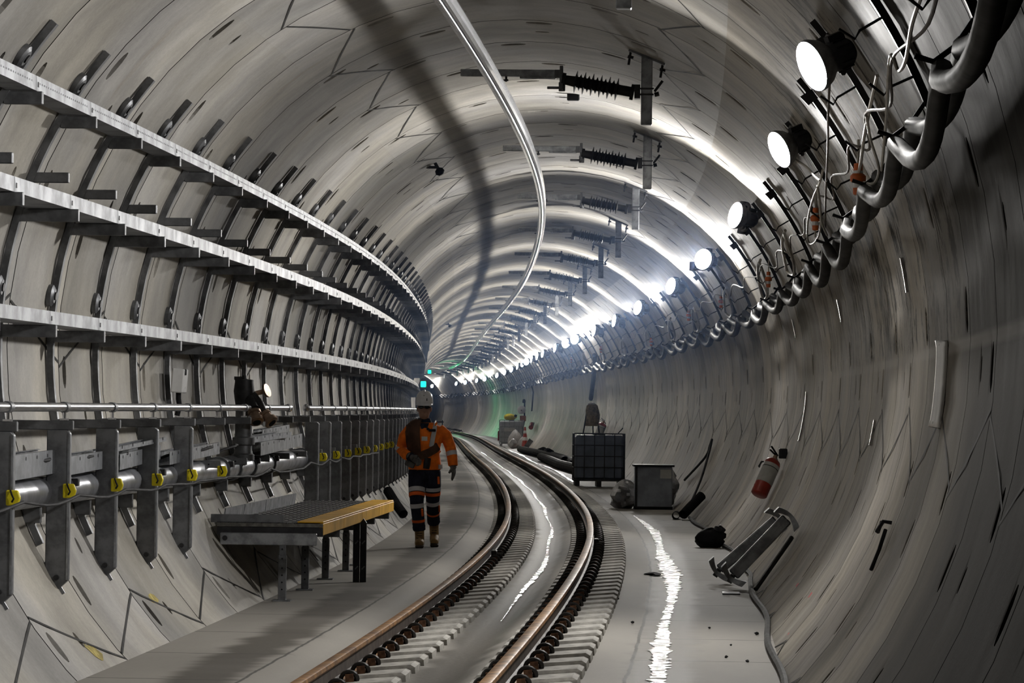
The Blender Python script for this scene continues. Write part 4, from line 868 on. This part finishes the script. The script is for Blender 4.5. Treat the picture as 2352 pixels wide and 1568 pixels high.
for i, (s, u, r) in enumerate(((32.1, .98, .03), (28.6, 1.16, .035), (25.0, 1.86, .03), (28.3, 1.75, .025), (24.6, 2.0, .03), (27.6, 2.10, .04), (26.3, 1.9, .02))):
    t = thing('stone_chip', 'small dark stone chip lying on the slab, %s of those scattered there' % nth(i + 1), 'stone', s, u, .012 if u < 1.22 else .0, group='stone chips on the slab'); b = MB(); b.lump((0, 0, r * .3), (r * .8, r * 1.4, r * .6), 60 + i, .3, nu=8, nv=5); b.build('stone', MT['black'], t)
# green signals
for s, u, v, lab in ((147, -2.32, 2.62, 'small green signal light above the worker at the tray ends'), (250, -1.4, 4.22, 'tiny green signal hung under the distant crown')):
    t = thing('green_signal', lab, 'signal', s, u, v); b = MB(); b.box((0, 0, 0), (.20, .12, .22)); b.build('lens', MT['green'], t, bevel=.02); b = MB(); b.box((0, .12, .0), (.26, .12, .28)); b.box((-.12, .12, .2), (.05, .05, .3)); b.build('casing', MT['dark'], t)
# ------------------------------------------------------------------ the worker
wk = thing('person', 'person in orange work shirt, navy trousers and white hard hat walking beside the track', 'person', 43.85, -1.40, 0)
def remesh(o, vox, it=4, fac=.5):
    m = o.modifiers.new('remesh', 'REMESH'); m.mode = 'VOXEL'; m.voxel_size = vox; m.use_smooth_shade = True
    m = o.modifiers.new('smooth', 'SMOOTH'); m.iterations = it; m.factor = fac
    return o
def hand(b, p, d, l, curl, g=0.0):      # p wrist, d towards the fingers, l towards the thumb
    p, d, l = Vector(p), Vector(d).normalized(), Vector(l); l = (l - d * l.dot(d)).normalized(); n = d.cross(l)
    for i, (o_, ln) in enumerate(((.033, .072), (.011, .080), (-.011, .074), (-.031, .058))):
        k = p + d * (.090 - .006 * abs(i - 1)) + l * o_
        b.tube([p + l * o_ * .7, p + d * .045 + l * o_ * .95, k], [.013 + g, .015 + g, .0125 + g], 8)
        q, dd = k, d.copy(); pts = [k]
        for j, f in enumerate((.46, .32, .22)):
            dd = (dd * cos(curl * (.7 + .2 * i)) + n * sin(curl * (.7 + .2 * i))).normalized(); q = q + dd * ln * f * 1.05; pts.append(q)
        b.tube(pts, [.0105 + g, .0100 + g, .0092 + g, .0078 + g], 8)
    t0 = p + d * .028 + l * .030; td = (d * .62 + l * .62 + n * .35).normalized(); t1 = t0 + td * .045; t2 = t1 + (td * .8 + d * .5 + n * .2).normalized() * .034
    b.tube([p + d * .01 + l * .012, t0, t1, t2], [.014 + g, .015 + g, .012 + g, .009 + g], 8)
ARM_R = [(-.168, .0, 1.400), (-.245, .03, 1.30), (-.285, .05, 1.15), (-.215, -.12, 1.09), (-.145, -.215, 1.065)]
ARM_L = [(.160, .0, 1.400), (.245, .01, 1.33), (.300, .02, 1.19), (.325, -.01, 1.07), (.338, -.03, .965)]
LEG_R = [(-.085, 0, .90), (-.088, -.05, .74), (-.082, -.12, .53), (-.060, -.10, .32), (-.045, -.07, .12)]
LEG_L = [(.085, 0, .90), (.098, .0, .74), (.100, .04, .54), (.103, .16, .36), (.108, .28, .20)]
def ell(b, rings, n=24):                # rings: (z, cx, cy, rx, ry)
    vs = [(cx + rx * cos(2 * pi * j / n), cy + ry * sin(2 * pi * j / n), z) for z, cx, cy, rx, ry in rings for j in range(n)]; k = len(rings)
    fs = [(i * n + j, i * n + (j + 1) % n, (i + 1) * n + (j + 1) % n, (i + 1) * n + j) for i in range(k - 1) for j in range(n)] + [tuple(range(n)), tuple((k - 1) * n + j for j in range(n))]
    b.add(vs, fs)
TOR = [(.90, 0, 0, .165, .115), (.98, 0, 0, .165, .115), (1.10, 0, -.005, .160, .112), (1.24, -.005, -.01, .178, .118), (1.36, -.01, -.005, .192, .115), (1.43, -.01, 0, .172, .095), (1.475, -.012, .005, .10, .075), (1.50, -.012, .005, .066, .062)]
b = MB()
ell(b, [(z, x, y, rx - .012, ry - .012) for z, x, y, rx, ry in TOR])
b.tube([(-.012, .015, 1.44), (-.012, .0, 1.54), (-.012, -.005, 1.60)], [.060, .056, .056], 14)
hc = (-.012, -.02)
ell(b, [(1.512, hc[0], hc[1] - .035, .022, .02), (1.522, hc[0], hc[1] - .032, .040, .040), (1.545, hc[0], hc[1] - .018, .056, .068), (1.58, hc[0], hc[1], .066, .085), (1.62, hc[0], hc[1], .072, .093), (1.66, hc[0], hc[1], .074, .096), (1.70, hc[0], hc[1], .074, .097), (1.75, hc[0], hc[1], .066, .085), (1.79, hc[0], hc[1], .03, .04)])
fx, fy = hc[0], hc[1]
b.tube([(fx, fy - .088, 1.668), (fx, fy - .098, 1.645), (fx, fy - .113, 1.618), (fx, fy - .098, 1.606)], [.008, .0105, .0145, .011], 8)     # nose
b.tube([(fx - .030, fy - .072, 1.573), (fx, fy - .090, 1.577), (fx + .030, fy - .072, 1.573)], [.006, .0095, .006], 8); b.tube([(fx - .026, fy - .072, 1.561), (fx, fy - .088, 1.560), (fx + .026, fy - .072, 1.561)], [.006, .010, .006], 8)
b.tube([(fx - .045, fy - .072, 1.682), (fx, fy - .092, 1.686), (fx + .045, fy - .072, 1.682)], .010, 8)
for sx in (-1, 1):
    ell(b, [(1.60, fx + sx * .076, fy + .01, .008, .012), (1.63, fx + sx * .081, fy + .012, .011, .022), (1.66, fx + sx * .080, fy + .012, .009, .020)], 10)
    b.tube([(fx + sx * .035, fy - .058, 1.612), (fx + sx * .048, fy - .05, 1.595)], [.026, .02], 8)
for A in (ARM_R, ARM_L): b.tube(A, [.058, .052, .044, .040, .029], 12)
for A in (LEG_R, LEG_L): b.tube(A, [.085, .080, .060, .055, .042], 12)
b.tube([LEG_R[-1], (-.04, -.10, .055), (-.035, -.26, .04)], [.042, .042, .032], 10); b.tube([LEG_L[-1], (.112, .28, .12), (.12, .15, .045)], [.042, .042, .032], 10)
hand(b, ARM_L[-1], (.10, -.10, -1), (-.3, -.9, 0), .22); hand(b, ARM_R[-1], (.75, -.25, -.42), (.2, -.5, .8), .5)
body = remesh(b.build('body', MT['skin'], wk), .0065, 3)
for sx in (-1, 1):
    b = MB(); b.lathe([(.0, -.012), (.0085, -.008), (.012, 0), (.0085, .008), (.0, .012)], (fx + sx * .031, fy - .076, 1.655), n=10); o = b.build('eye', MT['white'], body, smooth=3.2)
b = MB(); ell(b, [(1.615, fx, fy + .035, .071, .070), (1.66, fx, fy + .018, .079, .088), (1.71, fx, fy + .012, .079, .092), (1.735, fx, fy + .005, .075, .09)]); b.build('hair', MT['hair'], wk, smooth=1)
# hard hat
b = MB(); n = 28; vs = []; prof = [(1.0, 1.0, 1.695), (1.03, 1.03, 1.705), (1.0, 1.0, 1.725), (.97, .96, 1.76), (.86, .86, 1.805), (.62, .64, 1.838), (.30, .32, 1.853), (.02, .02, 1.856)]
ell(b, [(z, fx, fy - .002, .103 * a, .124 * c) for a, c, z in prof], n)
b.tube([(fx, fy + .10, 1.80), (fx, fy + .02, 1.855), (fx, fy - .06, 1.845), (fx, fy - .115, 1.79)], .012, 8)
hat = b.build('hard_hat', MT['helmet'], wk, smooth=.8)
b = MB(); vs = []
for i in range(13):
    a = pi + pi * i / 12; e = sin(pi * i / 12)
    for rr, z in ((1.0, 1.702), (1.0 + .36 * e, 1.690 - .012 * e), (1.0 + .36 * e, 1.684 - .012 * e), (1.0, 1.692)): vs.append((fx + .103 * cos(a) * (1 + (rr - 1) * .5), fy - .002 + .124 * sin(a) * rr, z))
b.add(vs, [(4 * i + j, 4 * i + (j + 1) % 4, 4 * i + 4 + (j + 1) % 4, 4 * i + 4 + j) for i in range(12) for j in range(4)]); b.build('peak', MT['helmet'], hat, smooth=.6)
b = MB(); b.box((fx + .035, fy - .125, 1.745), (.01, .008, .03)); b.build('hat_mark', MT['dark'], hat)
# safety glasses
b = MB()
for sx in (-1, 1): b.tube([(fx + sx * .004, fy - .104, 1.657), (fx + sx * .034, fy - .102, 1.655), (fx + sx * .066, fy - .078, 1.656)], [.012, .021, .013], 10)
for sx in (-1, 1): b.tube([(fx + sx * .066, fy - .078, 1.660), (fx + sx * .080, fy - .01, 1.662)], .005, 6)
b.build('safety_glasses', MT['smoke'], wk, smooth=1)
# shirt, one continuous cloth
b = MB(); ell(b, [(z if i else .915, x, y, rx + (.028 if i < 2 else .016), ry + (.026 if i < 2 else .016)) for i, (z, x, y, rx, ry) in enumerate(TOR[:-1])])
b.tube(ARM_R, [.070, .074, .066, .062, .050], 14); b.tube(ARM_L, [.070, .073, .068, .064, .058], 14)
for i in range(26):                     # folds
    q = random.Random(i + 500); a = q.uniform(0, 2 * pi); z = q.uniform(.95, 1.38); b.tube([(.185 * cos(a), .125 * sin(a), z), (.185 * cos(a + .5), .125 * sin(a + .5), z + q.uniform(-.12, .12))], [.012, .016], 6)
shirt = remesh(b.build('work_shirt', MT['hivis'], wk), .010, 3)
b = MB(); ell(b, [(1.452, -.012, .004, .098, .085), (1.50, -.012, -.002, .082, .078), (1.525, -.012, .0, .072, .072)]); b.build('navy_collar', MT['navy'], wk, smooth=.8)
b = MB(); b.add([(-.06, -.098, 1.47), (.05, -.098, 1.47), (.03, -.118, 1.40), (-.01, -.124, 1.36), (-.045, -.12, 1.41)], [(0, 1, 2, 3, 4)]); o = b.build('navy_placket', MT['navy'], wk); md = o.modifiers.new('t', 'SOLIDIFY'); md.thickness = .012
def along(A, z):
    for a, c in zip(A[:-1], A[1:]):
        if min(a[2], c[2]) - 1e-6 <= z <= max(a[2], c[2]) + 1e-6: return Vector(a).lerp(Vector(c), (z - a[2]) / (c[2] - a[2]))
    return Vector(A[-1])
def bandz(name, A, z0, z1, r0, r1, m, sx=1.0):
    b = MB(); a, c = along(A, z0), along(A, z1); d = (c - a).normalized(); b.lathe([(r0 - .012, 0), (r0, 0), (r1, (c - a).length), (r1 - .012, (c - a).length)], a, d, 20); return b.build(name, MT[m], wk, smooth=.8)
bandz('reflective_band', ARM_L, 1.135, 1.085, .069, .067, 'tape'); bandz('navy_cuff', ARM_L, 1.005, .955, .052, .047, 'navy')
b = MB(); a, c = Vector(ARM_R[1]).lerp(Vector(ARM_R[2]), .8), Vector(ARM_R[2]); b.lathe([(.06, 0), (.0755, 0), (.074, .045), (.06, .045)], a, c - a, 20); b.build('reflective_band', MT['tape'], wk, smooth=.8)
b = MB(); a, c = Vector(ARM_R[3]), Vector(ARM_R[4]); b.lathe([(.04, 0), (.056, 0), (.046, .05), (.03, .05)], a.lerp(c, .7), c - a, 16); b.build('navy_cuff', MT['navy'], wk, smooth=.8)
def sash(name, m, pts, w, th=.008):
    b = MB(); vs = []; P = [Vector(p) for p in pts]
    for i, p in enumerate(P):
        t = (P[min(i + 1, len(P) - 1)] - P[max(i - 1, 0)]).normalized(); n = Vector((p.x * 1.0, p.y * 2.2, 0)).normalized(); s_ = t.cross(n).normalized()
        vs += [p - s_ * w / 2, p + s_ * w / 2, p + s_ * w / 2 + n * th, p - s_ * w / 2 + n * th]
    b.add(vs, [(4 * i + j, 4 * i + (j + 1) % 4, 4 * i + 4 + (j + 1) % 4, 4 * i + 4 + j) for i in range(len(P) - 1) for j in range(4)] + [(0, 1, 2, 3), tuple(4 * len(P) - 1 - j for j in range(4))])
    return b.build(name, MT[m], wk, smooth=.8)
sash('reflective_brace', 'tape', [(.118, .03, 1.478), (.122, -.06, 1.462), (.118, -.112, 1.41), (.106, -.133, 1.34), (.093, -.138, 1.27), (.080, -.137, 1.19)], .055)
sash('hem_tape', 'tape', [(.165, -.085, .955), (.19, -.05, .955), (.203, .0, .96)], .05)
# brown work bag worn over one shoulder
b = MB(); vs = []
for z, x, y, rx, ry in [(1.05, 0, -.005, .188, .142), (1.12, 0, -.005, .188, .142), (1.24, -.005, -.01, .206, .148), (1.36, -.01, -.005, .220, .144), (1.43, -.01, 0, .205, .126), (1.480, -.012, .0, .150, .105), (1.505, -.012, .003, .105, .09)]:
    for j in range(13):
        a = rad(150 + j * (108 / 12.0)); vs.append((x + rx * cos(a), y + ry * sin(a), z))
b.add(vs, [(i * 13 + j, i * 13 + j + 1, (i + 1) * 13 + j + 1, (i + 1) * 13 + j) for i in range(6) for j in range(12)])
o = b.build('brown_satchel', MT['brown'], wk, smooth=3.2); md = o.modifiers.new('t', 'SOLIDIFY'); md.thickness = .014; md.offset = 1
sash('leather_flap', 'brown', [(-.12, -.165, 1.075), (-.03, -.165, 1.085), (.06, -.155, 1.125), (.125, -.125, 1.165), (.155, -.09, 1.20)], .095, .014)
b = MB(); b.box((-.165, -.155, .985), (.12, .05, .075), Matrix.Rotation(.45, 4, 'Y')); b.build('tool_pouch', MT['glove'], wk, bevel=.012)
b = MB(); b.lathe([(.045, 0), (.05, .06), (.043, .13)], (.025, -.145, .93), (.15, 0, 1), 14, sy=.6); b.build('belt_pouch', MT['dark'], wk, smooth=.8)
b = MB(); b.box((.09, -.150, 1.385), (.085, .03, .032)); b.box((.04, -.150, 1.40), (.03, .025, .03), Matrix.Rotation(.6, 4, 'Y')); b.build('radio_handset', MT['black'], wk, bevel=.006)
b = MB(); b.box((-.0, -.139, 1.285), (.07, .006, .05)); b.build('name_card', MT['paper'], wk)
# trousers
b = MB(); ell(b, [(.80, 0, 0, .155, .11), (.86, 0, 0, .180, .125), (.93, 0, 0, .178, .125), (.985, 0, 0, .168, .12)])
b.tube(LEG_R[:4] + [along(LEG_R, .20)], [.108, .102, .082, .074, .076], 16); b.tube(LEG_L[:4] + [along(LEG_L, .285)], [.108, .100, .080, .076, .078], 16)
for A, z in ((LEG_R, .225), (LEG_R, .265), (LEG_L, .31), (LEG_L, .345)): p = along(A, z); b.lathe([(.06, -.012), (.084, 0), (.06, .012)], p, (.1, .1, 1), 16)
remesh(b.build('trousers', MT['navy'], wk), .010, 3)
for A, z0, z1, m, dr in ((LEG_R, .695, .645, 'tape', .101), (LEG_R, .635, .595, 'otape', .097), (LEG_R, .52, .470, 'tape', .086), (LEG_R, .33, .300, 'otape', .080), (LEG_L, .715, .672, 'tape', .101), (LEG_L, .655, .618, 'otape', .096), (LEG_L, .555, .512, 'tape', .086), (LEG_L, .415, .395, 'otape', .081)):
    bandz('silver_leg_band' if m == 'tape' else 'orange_leg_band', A, z0, z1, dr, dr - .004, m)
for A, x, z0, z1, y in ((LEG_R, .055, .46, .37, -.05), (LEG_L, .07, .50, .42, -.03), (LEG_L, .075, .84, .75, -.07)):
    a, c = along(A, z0), along(A, z1); b = MB(); b.bar(a + Vector((x, y, 0)), c + Vector((x, y, 0)), .028, .028, up=(0, 1, 0)); b.build('orange_side_tab', MT['otape'], wk, bevel=.006)
# boots and gloves
for nm, sh, ft in (('front', [(-.050, -.085, .235), (-.046, -.08, .15), (-.043, -.085, .075)], [(-.043, -.03, .05), (-.043, -.10, .058), (-.040, -.20, .058), (-.036, -.285, .048)]), ('rear', [(.107, .215, .305), (.109, .26, .22), (.112, .285, .145)], [(.112, .335, .118), (.113, .27, .11), (.118, .19, .078), (.122, .105, .050)])):
    b = MB(); b.tube(sh, [.060, .056, .056], 14); b.tube(ft, [.046, .056, .058, .047], 14); bt = remesh(b.build('work_boot', MT['leather'], wk), .007, 3)
    b = MB(); d = Vector(ft[-1]) - Vector(ft[0]); c = (Vector(ft[0]) + Vector(ft[-1])) / 2; dn = Vector((0, 0, -1)) if nm == 'front' else Vector((0, -.36, -.93))
    b.bar(Vector(ft[0]) + dn * .030 - d.normalized() * .03, Vector(ft[-1]) + dn * .030 + d.normalized() * .035, .10, .036, up=(0, 0, 1)); b.build('sole', MT['sole'], bt, bevel=.012)
    b = MB(); [b.tube([(ft[1][0] - .03, ft[1][1] - .075 + i * .02, ft[1][2] + .055 + i * .028), (ft[1][0] + .03, ft[1][1] - .075 + i * .02, ft[1][2] + .055 + i * .028)], .005, 5) for i in range(4)]; b.build('laces', MT['sole'], bt)
for A, d, l, cu in ((ARM_L, (.10, -.10, -1), (-.3, -.9, 0), .22), (ARM_R, (.75, -.25, -.42), (.2, -.5, .8), .5)):
    b = MB(); hand(b, A[-1], d, l, cu, .0045); a = Vector(A[-1]); b.tube([a - Vector(d).normalized() * .05, a + Vector(d).normalized() * .03], [.042, .038], 12); remesh(b.build('work_glove', MT['glove'], wk), .0045, 2)
HAZE = .005
# ------------------------------------------------------------------ light, haze, camera
def lamp(name, kind, loc, energy, col, **kw):
    l = bpy.data.lights.new(name, kind); l.energy = energy; l.color = col
    for k, v in kw.items(): setattr(l, k, v)
    o = bpy.data.objects.new(name, l); C.objects.link(o); o.location = loc; return o
lamp('green_glow', 'POINT', W(249.2, -1.5, 3.6), 260, (.05, 1.0, .35), shadow_soft_size=.1)
wd = bpy.data.worlds.new('world'); SC.world = wd; wd.use_nodes = True; wd.node_tree.nodes['Background'].inputs[0].default_value = (.6, .65, .7, 1); wd.node_tree.nodes['Background'].inputs[1].default_value = .0
cd = bpy.data.cameras.new('camera'); cam = bpy.data.objects.new('camera', cd); C.objects.link(cam); SC.camera = cam
cd.sensor_width = 36; cd.lens = FL * 36 / 2352; cd.clip_start = .5; cd.clip_end = 900
cam.matrix_world = Matrix.Translation((0, 0, CAMH)) @ Matrix.Rotation(pi / 2 + PITCH, 4, 'X') @ Matrix.Rotation(-ROLL, 4, 'Z')
SC.view_settings.view_transform = 'Standard'; SC.view_settings.look = 'None'; SC.view_settings.exposure = -0.05; SC.view_settings.gamma = 1; SC.view_settings.use_curve_mapping = False
SC.cycles.adaptive_threshold = .025; SC.cycles.volume_step_rate = 4; SC.cycles.volume_max_steps = 128; SC.cycles.volume_bounces = 0; SC.cycles.max_bounces = 8; SC.cycles.diffuse_bounces = 2; SC.cycles.glossy_bounces = 3; SC.cycles.sample_clamp_indirect = 6

# thin dusty haze hanging in the tunnel
b = MB(); b.sweep([(UT + (R - .06) * cos(a), max(.12, VT + (R - .06) * sin(a))) for a in [i * 2 * pi / 28 for i in range(28)]], np.arange(32, 133, 2.0))
m = bpy.data.materials.new('dusty_haze'); m.use_nodes = True; nt = m.node_tree; nt.nodes.clear()
vs_ = nt.nodes.new('ShaderNodeVolumeScatter'); vs_.inputs['Color'].default_value = (.40, .58, 1.0, 1); vs_.inputs['Density'].default_value = HAZE; vs_.inputs['Anisotropy'].default_value = .55
tc = nt.nodes.new('ShaderNodeTexCoord'); sp = nt.nodes.new('ShaderNodeSeparateXYZ'); nt.links.new(tc.outputs['Object'], sp.inputs[0]); last = None
for ax, a0, a1 in ((1, 33, 62), (1, 131, 90), (2, .7, 3.2)):
    mr = nt.nodes.new('ShaderNodeMapRange'); mr.interpolation_type = 'SMOOTHSTEP'; mr.inputs[1].default_value = min(a0, a1); mr.inputs[2].default_value = max(a0, a1)
    if a0 > a1: mr.inputs[3].default_value = 1; mr.inputs[4].default_value = 0
    nt.links.new(sp.outputs[ax], mr.inputs[0]); mm = nt.nodes.new('ShaderNodeMath'); mm.operation = 'MULTIPLY'; mm.inputs[0].default_value = HAZE
    if last: nt.links.new(last, mm.inputs[0])
    nt.links.new(mr.outputs[0], mm.inputs[1]); last = mm.outputs[0]
nt.links.new(last, vs_.inputs['Density'])
om = nt.nodes.new('ShaderNodeOutputMaterial'); nt.links.new(vs_.outputs[0], om.inputs['Volume'])
hz = tag(b.build('haze', m), 'pale bluish dusty haze glowing around the lamps along the tunnel', 'haze', kind='stuff')
bpy.context.view_layer.update()
